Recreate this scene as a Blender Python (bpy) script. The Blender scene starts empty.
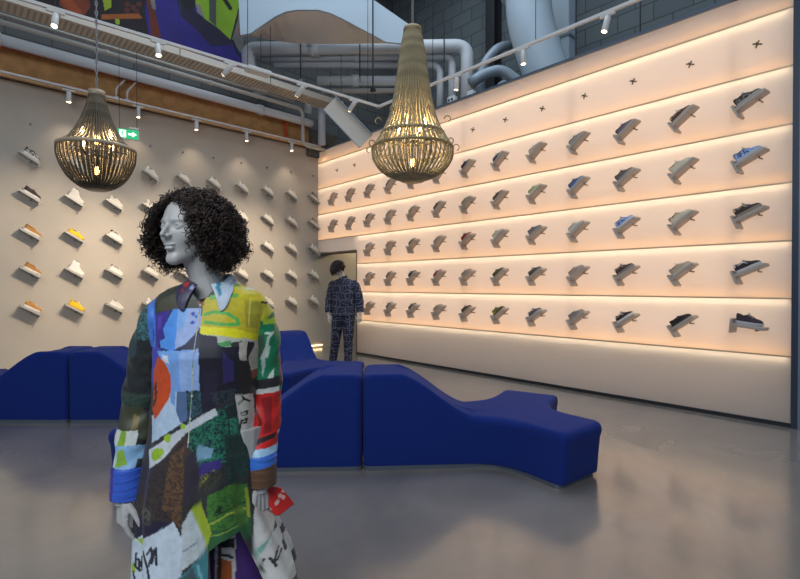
BOARD_E, STRIP_E, STRIP2_E, LOW_E = .70, 8.0, 6.5, .06
SPOT_L, SPOT_R, SPOT_F = 16, 560, 60
BULB_E, L_CH1, L_CH2 = 25, 18, 24
WORLD_E, DAY_E, SKY_E, CORR_E = .30, 270, 400, 45
DRESS_K, DRESS_DX, NCURL = 1.035, 0.0, 3300
import bpy, math, random
import numpy as np
from mathutils import Vector, Matrix
random.seed(7); rng = np.random.default_rng(11)
scn = bpy.context.scene
COL = scn.collection
PI = math.pi
# ---------------------------------------------------------------- camera frame
H = 1.42                                   # eye height in metres
FPX = 477.0                                # focal length in pixels of an 800 px wide frame
YAW = math.atan2(446.6, 477.0)
SA, CA = math.sin(YAW), math.cos(YAW)
PITCH = 0.0086
HOR = 285.4
XW, YW = 6.10, 9.26                        # glowing wall plane, left wall plane
ROWH = 0.58
def W(lat, dep, z=0.0):                    # metres right of / ahead of the eye -> world
    return Vector((CA*lat + SA*dep, -SA*lat + CA*dep, z))
def on_y(px, y):                           # world X where the sight line of column px meets plane Y=y
    t = (px-400)/FPX
    return y*(CA*t+SA)/(CA-SA*t)
def at_depth(px, py, dep):
    return W((px-400)/FPX*dep, dep, H+(HOR-py)/FPX*dep)
def on_floor(px, py):
    dep = FPX*H/(py-HOR); return W((px-400)/FPX*dep, dep, 0)
cam = bpy.data.cameras.new('camera'); cam_o = bpy.data.objects.new('camera', cam); COL.objects.link(cam_o)
cam.sensor_width = 36; cam.lens = FPX/800*36; cam.clip_start = 0.05; cam.clip_end = 100
cam_o.location = (0, 0, H); cam_o.rotation_euler = (PI/2-PITCH, 0, -YAW)
scn.camera = cam_o
scn.view_settings.view_transform = 'Standard'
scn.view_settings.look = 'None'; scn.view_settings.gamma = 1; scn.view_settings.exposure = 0
scn.view_settings.use_curve_mapping = False
# ---------------------------------------------------------------- materials
def lin(c):
    c = np.asarray(c, float)/255.0
    return np.where(c <= 0.04045, c/12.92, ((c+0.055)/1.055)**2.4)
def rgba(c):
    l = lin(c); return (float(l[0]), float(l[1]), float(l[2]), 1.0)
MATS = {}
def mat(name, c, rough=0.5, metal=0.0, emit=0.0, ecol=None, spec=0.5, var=0.0, scale=20, bump=0.0, bscale=200, sheen=0.0, c2=None, lo=0.4, hi=0.6, coat=0.0):
    if name in MATS: return MATS[name]
    m = bpy.data.materials.new(name); m.use_nodes = True
    nt = m.node_tree; b = nt.nodes['Principled BSDF']
    b.inputs['Base Color'].default_value = rgba(c); b.inputs['Roughness'].default_value = rough
    b.inputs['Metallic'].default_value = metal; b.inputs['Specular IOR Level'].default_value = spec
    if sheen: b.inputs['Sheen Weight'].default_value = sheen
    if coat: b.inputs['Coat Weight'].default_value = coat
    if emit:
        b.inputs['Emission Color'].default_value = rgba(ecol or c); b.inputs['Emission Strength'].default_value = emit
    if var or c2:
        tc = nt.nodes.new('ShaderNodeTexCoord'); n = nt.nodes.new('ShaderNodeTexNoise'); n.inputs['Scale'].default_value = scale
        n.inputs['Detail'].default_value = 5
        r = nt.nodes.new('ShaderNodeValToRGB')
        a = rgba(c); bb = rgba(c2) if c2 else tuple(x*(1-var) for x in a[:3])+(1,)
        r.color_ramp.elements[0].position = lo; r.color_ramp.elements[1].position = hi
        r.color_ramp.elements[0].color = a; r.color_ramp.elements[1].color = bb
        nt.links.new(tc.outputs['Object'], n.inputs['Vector']); nt.links.new(n.outputs['Fac'], r.inputs['Fac'])
        nt.links.new(r.outputs['Color'], b.inputs['Base Color'])
    if bump:
        tc = nt.nodes.new('ShaderNodeTexCoord'); n = nt.nodes.new('ShaderNodeTexNoise'); n.inputs['Scale'].default_value = bscale
        bp = nt.nodes.new('ShaderNodeBump'); bp.inputs['Strength'].default_value = bump; bp.inputs['Distance'].default_value = 0.01
        nt.links.new(tc.outputs['Object'], n.inputs['Vector']); nt.links.new(n.outputs['Fac'], bp.inputs['Height'])
        nt.links.new(bp.outputs['Normal'], b.inputs['Normal'])
    MATS[name] = m; return m
def mat_print(name, rough=0.4, sheen=0.0, spec=0.4, trans=0.0):   # cloth or paint whose colours live in the mesh attribute 'print'
    if name in MATS: return MATS[name]
    m = bpy.data.materials.new(name); m.use_nodes = True; nt = m.node_tree; b = nt.nodes['Principled BSDF']
    a = nt.nodes.new('ShaderNodeAttribute'); a.attribute_name = 'print'
    nt.links.new(a.outputs['Color'], b.inputs['Base Color'])
    b.inputs['Roughness'].default_value = rough; b.inputs['Specular IOR Level'].default_value = spec
    if sheen: b.inputs['Sheen Weight'].default_value = sheen
    MATS[name] = m; return m
# ---------------------------------------------------------------- mesh builder
class MB:
    def __init__(s): s.v = []; s.f = []
    def add(s, vs, fs):
        o = len(s.v); s.v.extend([tuple(map(float, q)) for q in vs]); s.f.extend([tuple(i+o for i in f) for f in fs]); return s
    def box(s, c, d, M=None, bev=0.0):
        hx, hy, hz = d[0]/2, d[1]/2, d[2]/2
        b = min(bev, hx*.9, hy*.9, hz*.9)
        if b > 0:
            vs = []; idx = {}
            for sx in (-1, 1):
                for sy in (-1, 1):
                    for sz in (-1, 1):
                        for ax in range(3):
                            p = [sx*(hx-b), sy*(hy-b), sz*(hz-b)]
                            p[ax] = (sx*hx, sy*hy, sz*hz)[ax]
                            idx[(sx, sy, sz, ax)] = len(vs); vs.append(p)
            fs = []
            for ax in range(3):
                o1, o2 = [a for a in range(3) if a != ax]
                for sg in (-1, 1):
                    q = []
                    for (u, w) in ((-1, -1), (1, -1), (1, 1), (-1, 1)):
                        k = [0, 0, 0]; k[ax] = sg; k[o1] = u; k[o2] = w
                        q.append(idx[(k[0], k[1], k[2], ax)])
                    fs.append(q)
            for ax in range(3):                     # edge strips along axis ax
                o1, o2 = [a for a in range(3) if a != ax]
                for u in (-1, 1):
                    for w in (-1, 1):
                        q = []
                        for (e, a2) in ((-1, o1), (1, o1), (1, o2), (-1, o2)):
                            k = [0, 0, 0]; k[ax] = e; k[o1] = u; k[o2] = w
                            q.append(idx[(k[0], k[1], k[2], a2)])
                        fs.append(q)
            for sx in (-1, 1):
                for sy in (-1, 1):
                    for sz in (-1, 1):
                        fs.append([idx[(sx, sy, sz, a)] for a in range(3)])
        else:
            vs = [(x, y, z) for x in (-hx, hx) for y in (-hy, hy) for z in (-hz, hz)]
            fs = [(0, 1, 3, 2), (4, 6, 7, 5), (0, 4, 5, 1), (2, 3, 7, 6), (0, 2, 6, 4), (1, 5, 7, 3)]
        c = Vector(c)
        vs = [((M @ Vector(p)) if M is not None else Vector(p)) + c for p in vs]
        return s.add(vs, fs)
    def tube(s, pts, r, n=8, cap=True, sx=1.0):
        P = [Vector(p) for p in pts]; m = len(P)
        R = [r]*m if isinstance(r, (int, float)) else list(r)
        T = [(P[min(i+1, m-1)]-P[max(i-1, 0)]).normalized() for i in range(m)]
        up = Vector((0, 0, 1)) if abs(T[0].z) < 0.9 else Vector((1, 0, 0))
        u = T[0].cross(up).normalized(); vs = []
        for i in range(m):
            u = (u - T[i]*u.dot(T[i])).normalized(); w = T[i].cross(u)
            for k in range(n):
                a = 2*PI*k/n; vs.append(P[i]+u*(R[i]*math.cos(a)*sx)+w*(R[i]*math.sin(a)))
        fs = [(i*n+k, i*n+(k+1) % n, (i+1)*n+(k+1) % n, (i+1)*n+k) for i in range(m-1) for k in range(n)]
        if cap:
            fs.append(tuple(range(n-1, -1, -1))); fs.append(tuple((m-1)*n+k for k in range(n)))
        return s.add(vs, fs)
    def lathe(s, prof, n=24, c=(0, 0, 0), cap=True):
        vs = [(c[0]+r*math.cos(2*PI*k/n), c[1]+r*math.sin(2*PI*k/n), c[2]+z) for r, z in prof for k in range(n)]
        m = len(prof)
        fs = [(i*n+k, i*n+(k+1) % n, (i+1)*n+(k+1) % n, (i+1)*n+k) for i in range(m-1) for k in range(n)]
        if cap:
            fs.append(tuple(range(n-1, -1, -1))); fs.append(tuple((m-1)*n+k for k in range(n)))
        return s.add(vs, fs)
    def ball(s, c, r, n=12, m=8):
        c = Vector(c); r = (r, r, r) if isinstance(r, (int, float)) else r
        vs = [c+Vector((0, 0, -r[2]))]; 
        for i in range(1, m):
            th = -PI/2+PI*i/m
            for k in range(n): vs.append(c+Vector((r[0]*math.cos(th)*math.cos(2*PI*k/n), r[1]*math.cos(th)*math.sin(2*PI*k/n), r[2]*math.sin(th))))
        vs.append(c+Vector((0, 0, r[2])))
        fs = [(0, 1+(k+1) % n, 1+k) for k in range(n)]
        for i in range(m-2):
            for k in range(n): fs.append((1+i*n+k, 1+i*n+(k+1) % n, 1+(i+1)*n+(k+1) % n, 1+(i+1)*n+k))
        e = 1+(m-2)*n; L = len(vs)-1
        fs += [(e+k, e+(k+1) % n, L) for k in range(n)]
        return s.add(vs, fs)
    def prism(s, poly, a, b, fn):                 # poly of (u,v); fn(u,v,w)->point; from w=a to w=b
        n = len(poly)
        vs = [fn(u, v, a) for u, v in poly]+[fn(u, v, b) for u, v in poly]
        fs = [tuple(range(n)), tuple(range(2*n-1, n-1, -1))]+[(i, n+i, n+(i+1) % n, (i+1) % n) for i in range(n)]
        return s.add(vs, fs)
    def mesh(s, name, smooth=False, fix=True):
        me = bpy.data.meshes.new(name); me.from_pydata(s.v, [], s.f); me.validate()
        if fix:
            import bmesh
            bm = bmesh.new(); bm.from_mesh(me); bmesh.ops.recalc_face_normals(bm, faces=bm.faces); bm.to_mesh(me); bm.free()
        if smooth: me.polygons.foreach_set('use_smooth', [True]*len(me.polygons))
        me.update(); return me
    def build(s, name, m=None, parent=None, smooth=False, fix=True):
        return obj(name, s.mesh(name, smooth, fix), m, parent)
def obj(name, me, m=None, parent=None):
    o = bpy.data.objects.new(name, me); COL.objects.link(o)
    if m is not None:
        if len(me.materials) == 0: me.materials.append(m)
        elif me.materials[0] != m:
            o.material_slots[0].link = 'OBJECT'; o.material_slots[0].material = m
    if parent is not None: o.parent = parent
    return o
def tag(o, label, cat, group=None, kind=None):
    o['label'] = label; o['category'] = cat
    if group: o['group'] = group
    if kind: o['kind'] = kind
    return o
def thing(name, label, cat, loc=(0, 0, 0), rotz=0.0, group=None, M=None):
    o = bpy.data.objects.new(name, None); COL.objects.link(o); o.empty_display_size = 0.1
    if M is not None: o.matrix_world = M
    else: o.location = loc; o.rotation_euler = (0, 0, rotz)
    return tag(o, label, cat, group)
def struct(o): o['kind'] = 'structure'; return o
def autosmooth(me, ang=40):
    me.polygons.foreach_set('use_smooth', [True]*len(me.polygons))
    me.set_sharp_from_angle(angle=math.radians(ang))
def gridmesh(name, P, closed_u=False):            # P: (rows, cols, 3)
    r, c, _ = P.shape
    idx = np.arange(r*c).reshape(r, c)
    if closed_u: nxt = np.roll(idx, -1, axis=1)
    else: nxt = idx[:, 1:]; idx2 = idx[:, :-1]
    a = idx if closed_u else idx2
    q = np.stack([a[:-1], nxt[:-1], nxt[1:], a[1:]], -1).reshape(-1, 4)
    me = bpy.data.meshes.new(name)
    me.vertices.add(r*c); me.vertices.foreach_set('co', P.reshape(-1).astype(np.float32))
    me.loops.add(q.size); me.polygons.add(len(q))
    me.loops.foreach_set('vertex_index', q.reshape(-1).astype(np.int32))
    me.polygons.foreach_set('loop_start', np.arange(0, q.size, 4, dtype=np.int32))
    me.polygons.foreach_set('loop_total', np.full(len(q), 4, np.int32))
    me.update(calc_edges=True); me.polygons.foreach_set('use_smooth', [True]*len(q)); me.validate()
    return me
def set_print(me, cols):
    at = me.color_attributes.new('print', 'FLOAT_COLOR', 'POINT')
    c = np.ones((len(me.vertices), 4), np.float32); c[:, :3] = cols
    at.data.foreach_set('color', c.reshape(-1))
def inpoly(x, y, poly):
    r = np.zeros(x.shape, bool); n = len(poly)
    for i in range(n):
        x0, y0 = poly[i]; x1, y1 = poly[(i+1) % n]
        if y0 == y1: continue
        k = ((y0 > y) != (y1 > y)) & (x < (x1-x0)*(y-y0)/(y1-y0)+x0); r ^= k
    return r
def nearline(x, y, pts, w):
    r = np.zeros(x.shape, bool)
    for (x0, y0), (x1, y1) in zip(pts[:-1], pts[1:]):
        dx, dy = x1-x0, y1-y0; L = dx*dx+dy*dy+1e-9
        t = np.clip(((x-x0)*dx+(y-y0)*dy)/L, 0, 1)
        r |= (x-x0-t*dx)**2+(y-y0-t*dy)**2 < w*w
    return r
def vnoise(x, y, s, seed=0):                      # smooth value noise
    x = x/s+seed*17.3; y = y/s+seed*9.1
    xi = np.floor(x).astype(int); yi = np.floor(y).astype(int); fx = x-xi; fy = y-yi
    fx = fx*fx*(3-2*fx); fy = fy*fy*(3-2*fy)
    def h(a, b):
        n = np.sin(a*127.1+b*311.7+seed*74.7)*43758.5453; return n-np.floor(n)
    return (h(xi, yi)*(1-fx)+h(xi+1, yi)*fx)*(1-fy)+(h(xi, yi+1)*(1-fx)+h(xi+1, yi+1)*fx)*fy
ORD = ['first', 'second', 'third', 'fourth', 'fifth', 'sixth', 'seventh', 'eighth', 'ninth', 'tenth', 'eleventh', 'twelfth', 'thirteenth']
# ---------------------------------------------------------------- room shell
def concrete_floor():
    m = bpy.data.materials.new('polished_concrete'); m.use_nodes = True; nt = m.node_tree; b = nt.nodes['Principled BSDF']
    tc = nt.nodes.new('ShaderNodeTexCoord'); n1 = nt.nodes.new('ShaderNodeTexNoise'); n1.inputs['Scale'].default_value = 0.9; n1.inputs['Detail'].default_value = 7; n1.inputs['Distortion'].default_value = 0.8
    r = nt.nodes.new('ShaderNodeValToRGB'); r.color_ramp.elements[0].position = .3; r.color_ramp.elements[1].position = .72
    r.color_ramp.elements[0].color = rgba((114, 109, 106)); r.color_ramp.elements[1].color = rgba((144, 138, 132))
    n2 = nt.nodes.new('ShaderNodeTexNoise'); n2.inputs['Scale'].default_value = 3; n2.inputs['Detail'].default_value = 6
    rr = nt.nodes.new('ShaderNodeMapRange'); rr.inputs['To Min'].default_value = .14; rr.inputs['To Max'].default_value = .30
    L = nt.links.new
    L(tc.outputs['Object'], n1.inputs['Vector']); L(tc.outputs['Object'], n2.inputs['Vector']); L(n1.outputs['Fac'], r.inputs['Fac'])
    L(r.outputs['Color'], b.inputs['Base Color']); L(n2.outputs['Fac'], rr.inputs['Value']); L(rr.outputs['Result'], b.inputs['Roughness'])
    b.inputs['Specular IOR Level'].default_value = .7; b.inputs['Coat Weight'].default_value = .8; b.inputs['Coat Roughness'].default_value = .12
    return m
struct(MB().box((1.5, 1.95, -.05), (15, 15.9, .1)).build('floor', concrete_floor()))
struct(MB().box((1.5, 1.95, 9.55), (15, 15.9, .1)).build('ceiling', mat('ceiling_paint', (62, 66, 70), .9)))
m_left = mat('left_wall_paint', (180, 171, 158), .55, spec=.3, var=.05, scale=1.5)
struct(MB().box((1.5, YW+.12, 2.24), (15, .24, 4.52)).build('wall_left', m_left))
def blocks(name, ca, cb, sc=1.0):
    m = bpy.data.materials.new(name); m.use_nodes = True; nt = m.node_tree; b = nt.nodes['Principled BSDF']
    tc = nt.nodes.new('ShaderNodeTexCoord'); mp = nt.nodes.new('ShaderNodeMapping'); br = nt.nodes.new('ShaderNodeTexBrick')
    br.inputs['Scale'].default_value = sc; br.inputs['Color1'].default_value = rgba(ca); br.inputs['Color2'].default_value = rgba(cb)
    br.inputs['Mortar'].default_value = rgba(tuple(x*.72 for x in ca)); br.inputs['Mortar Size'].default_value = .012
    br.inputs['Brick Width'].default_value = .62; br.inputs['Row Height'].default_value = .32
    return m, nt, tc, mp, br, b
def block_mat(name, axis, ca, cb):
    m, nt, tc, mp, br, b = blocks(name, ca, cb)
    sp = nt.nodes.new('ShaderNodeSeparateXYZ'); cm = nt.nodes.new('ShaderNodeCombineXYZ'); L = nt.links.new
    L(tc.outputs['Object'], sp.inputs['Vector']); L(sp.outputs[axis], cm.inputs['X']); L(sp.outputs['Z'], cm.inputs['Y'])
    L(cm.outputs['Vector'], br.inputs['Vector']); L(br.outputs['Color'], b.inputs['Base Color']); b.inputs['Roughness'].default_value = .9
    bp = nt.nodes.new('ShaderNodeBump'); bp.inputs['Strength'].default_value = .5; bp.inputs['Distance'].default_value = .01
    L(br.outputs['Fac'], bp.inputs['Height']); bp.invert = True; L(bp.outputs['Normal'], b.inputs['Normal'])
    return m
struct(MB().box((9.1, 1.95, 4.75), (.2, 15.9, 9.5)).build('wall_far', block_mat('block_far', 'Y', (98, 106, 108), (88, 96, 100))))
struct(MB().box((1.5, 10.0, 6.95), (15, .2, 5.1)).build('wall_upper_left', block_mat('block_left', 'X', (98, 100, 100), (88, 90, 92))))
# ---- the glowing wall: translucent sheets in front of light boxes, thin aluminium ledges between
m_alu = mat('ledge_aluminium', (186, 172, 150), .45, .6)
m_cap = mat('blue_grey_metal', (92, 108, 128), .4, .5)
m_dark = mat('dark_metal', (42, 44, 48), .5, .3)
Y0, Y1, YD = .80, YW, 7.84
LZ = [4.187-k*ROWH for k in range(7)]; ZT = 4.453; DOORH = 2.15
def sheet_mat():
    m = bpy.data.materials.new('translucent_sheet'); m.use_nodes = True; nt = m.node_tree
    for n in list(nt.nodes): nt.nodes.remove(n)
    o = nt.nodes.new('ShaderNodeOutputMaterial'); tr = nt.nodes.new('ShaderNodeBsdfTranslucent'); df = nt.nodes.new('ShaderNodeBsdfDiffuse')
    gl = nt.nodes.new('ShaderNodeBsdfGlossy'); gl.inputs['Roughness'].default_value = .18; gl.inputs['Color'].default_value = (.9, .9, .9, 1)
    tr.inputs['Color'].default_value = rgba((244, 236, 232)); df.inputs['Color'].default_value = rgba((226, 216, 210))
    a = nt.nodes.new('ShaderNodeMixShader'); b = nt.nodes.new('ShaderNodeMixShader'); a.inputs['Fac'].default_value = .45
    fr = nt.nodes.new('ShaderNodeFresnel'); fr.inputs['IOR'].default_value = 1.25
    L = nt.links.new; L(tr.outputs[0], a.inputs[1]); L(df.outputs[0], a.inputs[2]); L(fr.outputs[0], b.inputs['Fac']); L(a.outputs[0], b.inputs[1]); L(gl.outputs[0], b.inputs[2]); L(b.outputs[0], o.inputs['Surface'])
    return m
m_sheet = sheet_mat()
m_skirt = mat('pale_skirt_panel', (206, 194, 190), .35, spec=.4)
m_board = mat('light_board', (230, 220, 210), .8, emit=BOARD_E, ecol=(255, 241, 226))
m_strip = mat('led_strip_warm', (255, 240, 220), .8, emit=STRIP_E, ecol=(255, 236, 200))
m_strip2 = mat('led_strip_orange', (255, 220, 180), .8, emit=STRIP2_E, ecol=(255, 188, 100))
fr = MB()                                            # ledges, cap, skirting, back, studs: one built frame
XB = XW+.26
for k, z in enumerate(LZ):
    ye = YD if z < DOORH else Y1
    fr.box((XW+.02, (Y0+ye)/2, z), (.06, ye-Y0, .014))
    fr.box((XW+.15, (Y0+ye)/2, z), (.2, ye-Y0, .008))
w = struct(fr.build('wall_right', m_alu))
bk = MB(); bk.box((XB+.06, (Y0+YD)/2, ZT/2), (.08, YD-Y0, ZT)); bk.box((XB+.06, (YD+Y1)/2, (ZT+DOORH)/2), (.08, Y1-YD, ZT-DOORH)); bk.build('backing', mat('backing_board', (120, 118, 115), .8), w)
cp = MB(); cp.box((XW+.15, (Y0+Y1)/2, ZT+.012), (.38, Y1-Y0, .024)); cp.build('top_cap', m_cap, w)
sk = MB(); sk.box((XW+.01, (Y0+YD)/2, .02), (.05, YD-Y0, .04)); sk.build('skirting', m_dark, w)
stud = MB()
SEAMS = [1.302, 3.144, 4.986, 6.828]
for y in SEAMS: stud.box((XW+.06, y, (ZT+LZ[6])/2), (.02, .03, ZT-LZ[6]))
stud.build('stud', mat('stud_grey', (214, 204, 196), .8), w)
me = bpy.data.meshes.new('skirt_panel'); me.from_pydata([(XW, Y0, .04), (XW, Y0, LZ[6]-.007), (XW, YD, LZ[6]-.007), (XW, YD, .04)], [], [(0, 1, 2, 3)]); obj('skirt_panel', me, m_sheet, w)
MB().box((XB, (Y0+YD)/2, LZ[6]/2), (.02, YD-Y0-.02, LZ[6]-.05)).build('light_board', mat('skirt_light_board', (226, 218, 212), .8, emit=LOW_E, ecol=(255, 236, 228)), w)
MB().box((XW+.05, (Y0+YD)/2, LZ[6]-.019), (.012, YD-Y0-.04, .012)).build('light_strip', m_strip, w)
edges = [ZT]+LZ
for k in range(7):
    z1, z0 = edges[k]-.007, edges[k+1]+.007
    for (ya, yb, za) in ([(Y0, Y1, z0)] if z0 > DOORH else ([(Y0, YD, z0), (YD, Y1, max(z0, DOORH+.02))] if z1 > DOORH+.1 else [(Y0, YD, z0)])):
        me = bpy.data.meshes.new('panel'); me.from_pydata([(XW, ya, za), (XW, ya, z1), (XW, yb, z1), (XW, yb, za)], [], [(0, 1, 2, 3)]); obj('panel', me, m_sheet, w)
        MB().box((XB, (ya+yb)/2, (za+z1)/2), (.02, yb-ya-.02, z1-za-.01)).build('light_board', m_board, w)
    yb = Y1 if z0 > DOORH else YD
    if k > 0: MB().box((XW+.05, (Y0+yb)/2, z1-.012), (.012, yb-Y0-.04, .012)).build('light_strip', m_strip, w)
    MB().box((XW+.07, (Y0+yb)/2, z0+.012), (.012, yb-Y0-.04, .012)).build('light_strip', m_strip2, w)
# door opening: frame, lining
dz = MB(); dz.box((XW+.16, YD-.012, DOORH/2), (.34, .024, DOORH)); dz.box((XW+.16, (YD+Y1)/2, DOORH), (.34, Y1-YD, .03))
struct(dz.build('door_1', mat('door_lining', (120, 108, 92), .7)))
# end post of the glowing wall
p = struct(MB().box((XW+.17, .762, ZT/2+.02), (.40, .076, ZT+.04)).build('trim_1', mat('post_blue_grey', (56, 66, 82), .45, .4)))
MB().box((XW-.035, .735, ZT/2+.02), (.02, .02, ZT+.04)).build('edge_strip', mat('post_edge', (128, 140, 158), .4, .5), p)
# lit strip at the foot of the left wall
struct(MB().box((3.4, YW-.012, .05), (5.6, .02, .018)).build('baseboard_left', mat('foot_light', (255, 240, 215), .6, emit=5, ecol=(255, 214, 150))))
# fireproofed beam above the left wall
bm_ = struct(MB().box((1.0, 9.26, 4.74), (9.6, .16, .42)).build('trim_2', mat('mineral_wool', (192, 150, 98), .95, var=.4, scale=6, bump=.8, bscale=60, lo=.3, hi=.75)))
MB().box((1.0, 9.20, 4.545), (9.6, .30, .03)).build('bottom_flange', mat('orange_steel', (196, 92, 50), .6), bm_)
MB().box((1.0, 9.20, 4.95), (9.6, .30, .03)).build('top_flange', MATS['orange_steel'], bm_)
MB().box((1.0, 9.08, 4.505), (9.6, .09, .045)).build('timber_edge', mat('timber_edge', (214, 176, 130), .6), bm_)
MB().box((5.2, 9.15, 4.74), (.04, .12, .40)).build('stiffener', MATS['orange_steel'], bm_)
MB().box((6.2, 9.30, 4.62), (.8, .2, .6)).build('concrete_stub', mat('dark_concrete', (96, 92, 84), .9, var=.3, scale=8), bm_)
# ---- mural on the upper left wall
def mural():
    X0, X1, Z0, Z1 = -.4, 4.62, 5.85, 8.6; nx, nz = 420, 240
    gx = np.linspace(X0, X1, nx); gz = np.linspace(Z0, Z1, nz); GX, GZ = np.meshgrid(gx, gz)
    P = np.stack([GX, np.full_like(GX, 9.885), GZ], -1); me = gridmesh('mural', P)
    lat = CA*GX-SA*9.885; dep = SA*GX+CA*9.885                 # wall coordinates -> elevation drawing
    U = (400+FPX*lat/dep).ravel(); V = (HOR-FPX*(GZ-H)/dep).ravel()
    C = np.tile(lin((46, 36, 122)), (U.size, 1))
    def pg(poly, c): C[inpoly(U, V, poly)] = lin(c)
    def st(pts, w, c): C[nearline(U, V, pts, w)] = lin(c)
    pg([(-30, 60), (-30, -80), (165, -80), (150, -10), (146, 12), (150, 40), (120, 30), (60, 22), (20, 10)], (34, 26, 30))
    pg([(60, 6), (68, -12), (86, -14), (92, 8), (84, 20), (70, 14)], (120, 54, 30)); pg([(75, 18), (62, 2), (72, 0), (84, 14)], (150, 70, 34))
    pg([(86, 28), (92, 22), (112, 30), (130, 33), (130, 45), (100, 38)], (122, 168, 34)); pg([(104, 0), (112, -4), (113, 9), (106, 12)], (150, 170, 40))
    pg([(116, 18), (120, 17), (121, 26), (117, 26)], (150, 180, 50))
    pg([(103, 16), (140, 15), (144, 20), (103, 21)], (150, 84, 34))
    pg([(144, -20), (150, -14), (162, 38), (152, 40), (150, 15)], (104, 44, 28)); pg([(150, -8), (155, -10), (157, 12), (153, 10)], (120, 120, 116))
    for q in ((128, 6), (134, 9), (140, 6), (137, 13), (128, 12)): st([q, (q[0]+.5, q[1])], 2.6, (84, 42, 32))
    pg([(160, -40), (176, -6), (182, 18), (200, 34), (212, 48), (232, 46), (231, 40), (214, 24), (196, 14), (186, -10), (186, -40)], (38, 32, 58))
    pg([(188, -60), (186, -10), (205, 20), (218, 29), (231, 41), (237, 20), (243, -10), (250, -60)], (126, 164, 34))
    pg([(177, -60), (196, -60), (196, 10), (188, 13), (181, 4)], (30, 28, 36)); pg([(196, 4), (202, 8), (206, 20), (198, 14)], (128, 124, 118))
    pg([(209, -60), (217, -60), (217, 28), (210, 22)], (70, 76, 74)); st([(222, -4), (231, 10)], 2, (34, 32, 30)); st([(232, 42), (246, -12)], 1.3, (20, 20, 26))
    pg([(232, 42), (238, 22), (250, -60), (290, -60), (290, 90), (240, 90), (246, 60)], (106, 104, 102)); st([(233, 42), (239, 56), (246, 62)], 1.2, (30, 30, 30))
    pg([(238, 30), (243, 26), (243, 36), (239, 38)], (130, 84, 80))
    n = vnoise(GX.ravel(), GZ.ravel(), .25, 3); C *= (.82+.36*n)[:, None]
    set_print(me, C); o = obj('mural', me, mat_print('mural_paint', .7))
    md = o.modifiers.new('depth', 'SOLIDIFY'); md.thickness = .012; md.offset = 1
    tag(o, 'large blue, green and brown abstract mural high on the upper left wall', 'mural')
mural()
# ---------------------------------------------------------------- pipes, ducts, tray above
m_wpipe = mat('white_pipe', (196, 200, 204), .45); m_gpipe = mat('grey_pipe', (172, 168, 160), .5)
m_tray = mat('galvanised_tray', (196, 188, 176), .5, .2); m_duct = mat('white_duct', (176, 192, 204), .5); m_taupe = mat('taupe_soffit', (236, 226, 216), .7)
m_white = mat('white_fitting', (208, 208, 206), .45); m_flex = mat('flex_duct', (136, 148, 158), .5, .2)
def bend(pts, r=.12, n=6):                         # round the corners of a polyline
    P = [Vector(p) for p in pts]; out = [P[0]]
    for i in range(1, len(P)-1):
        a = (P[i-1]-P[i]); b = (P[i+1]-P[i]); d = min(r, a.length*.45, b.length*.45); a.normalize(); b.normalize()
        p0, p2 = P[i]+a*d, P[i]+b*d
        for k in range(n+1):
            t = k/n; out.append(p0*(1-t)**2+P[i]*2*t*(1-t)+p2*t*t)
    out.append(P[-1]); return out
def pipe(name, pts, r, m, label, cat='pipe', rb=.14, n=12, collars=(), group=None):
    t = thing(name, label, cat, tuple(pts[0]), 0, group); o = Vector(pts[0])
    MB().tube([q-o for q in bend(pts, rb)], r, n).build('run', m, t, True)
    P = [Vector(p) for p in pts]
    for (i, f) in collars:
        c = P[i].lerp(P[i+1], f)-o; d = (P[i+1]-P[i]).normalized()
        MB().tube([c-d*r*.7, c+d*r*.7], r*1.22, n).build('collar', m, t, True)
    return t
xe = lambda px, y: on_y(px, y)
pipe('pipe', [(-1.5, 8.95, 4.95), (5.5, 8.95, 4.95), (5.74, 8.95, 4.95)], .082, m_wpipe, 'thick white pipe running along the top of the brown beam', collars=[(0, .28), (0, .86)])
pipe('pipe', [(-1.5, 8.70, 5.10), (xe(303, 8.70), 8.70, 5.10), (xe(303, 8.70), 8.70, 4.36), (5.9, 8.70, 4.36)], .036, m_gpipe, 'thin grey conduit above the white pipe, turning down near the corner', collars=[(0, .22), (0, .48), (0, .72)])
pipe('pipe', [(-1.5, 8.78, 5.24), (5.2, 8.78, 5.24)], .028, m_gpipe, 'thinnest grey conduit tucked up behind the cable tray')
pipe('pipe', [(5.58, 8.86, 5.12), (5.58, 8.8, 5.34), (5.86, 8.74, 5.34), (5.86, 8.74, 4.48)], .082, m_wpipe, 'white hooked downpipe in the corner above the doorway', rb=.2)
# cable tray
t = thing('cable_tray', 'long ribbed grey cable tray hung above the white pipe', 'cable tray', (-1.5, 8.28, 5.15))
xt = xe(338, 8.3)+1.5
tb = MB(); tb.box((xt/2, 0, 0), (xt, .36, .012)); tb.build('tray_floor', m_tray, t)
for y in (-.18, .18): MB().box((xt/2, y, .05), (xt, .012, .11)).build('side_rail', m_tray, t)
rb_ = MB()
for k in range(int(xt/.07)): rb_.box((.03+k*.07, 0, -.009), (.028, .30, .008))
rb_.build('perforated_ribs', mat('tray_ribs', (160, 152, 140), .6, .1), t)
cb = MB()
for k, y in enumerate((-.1, -.03, .05, .11)): cb.tube([(0, y, .03), (xt*.5, y+.02, .032), (xt, y, .03)], .018, 6)
cb.build('cables', m_dark, t, True)
for k in range(5):
    for y in (-.19, .19): MB().tube([(1.0+k*1.6, y, 0), (1.0+k*1.6, y, 4.34)], .006, 5).build('hanger_rod', m_dark, t)
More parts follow.
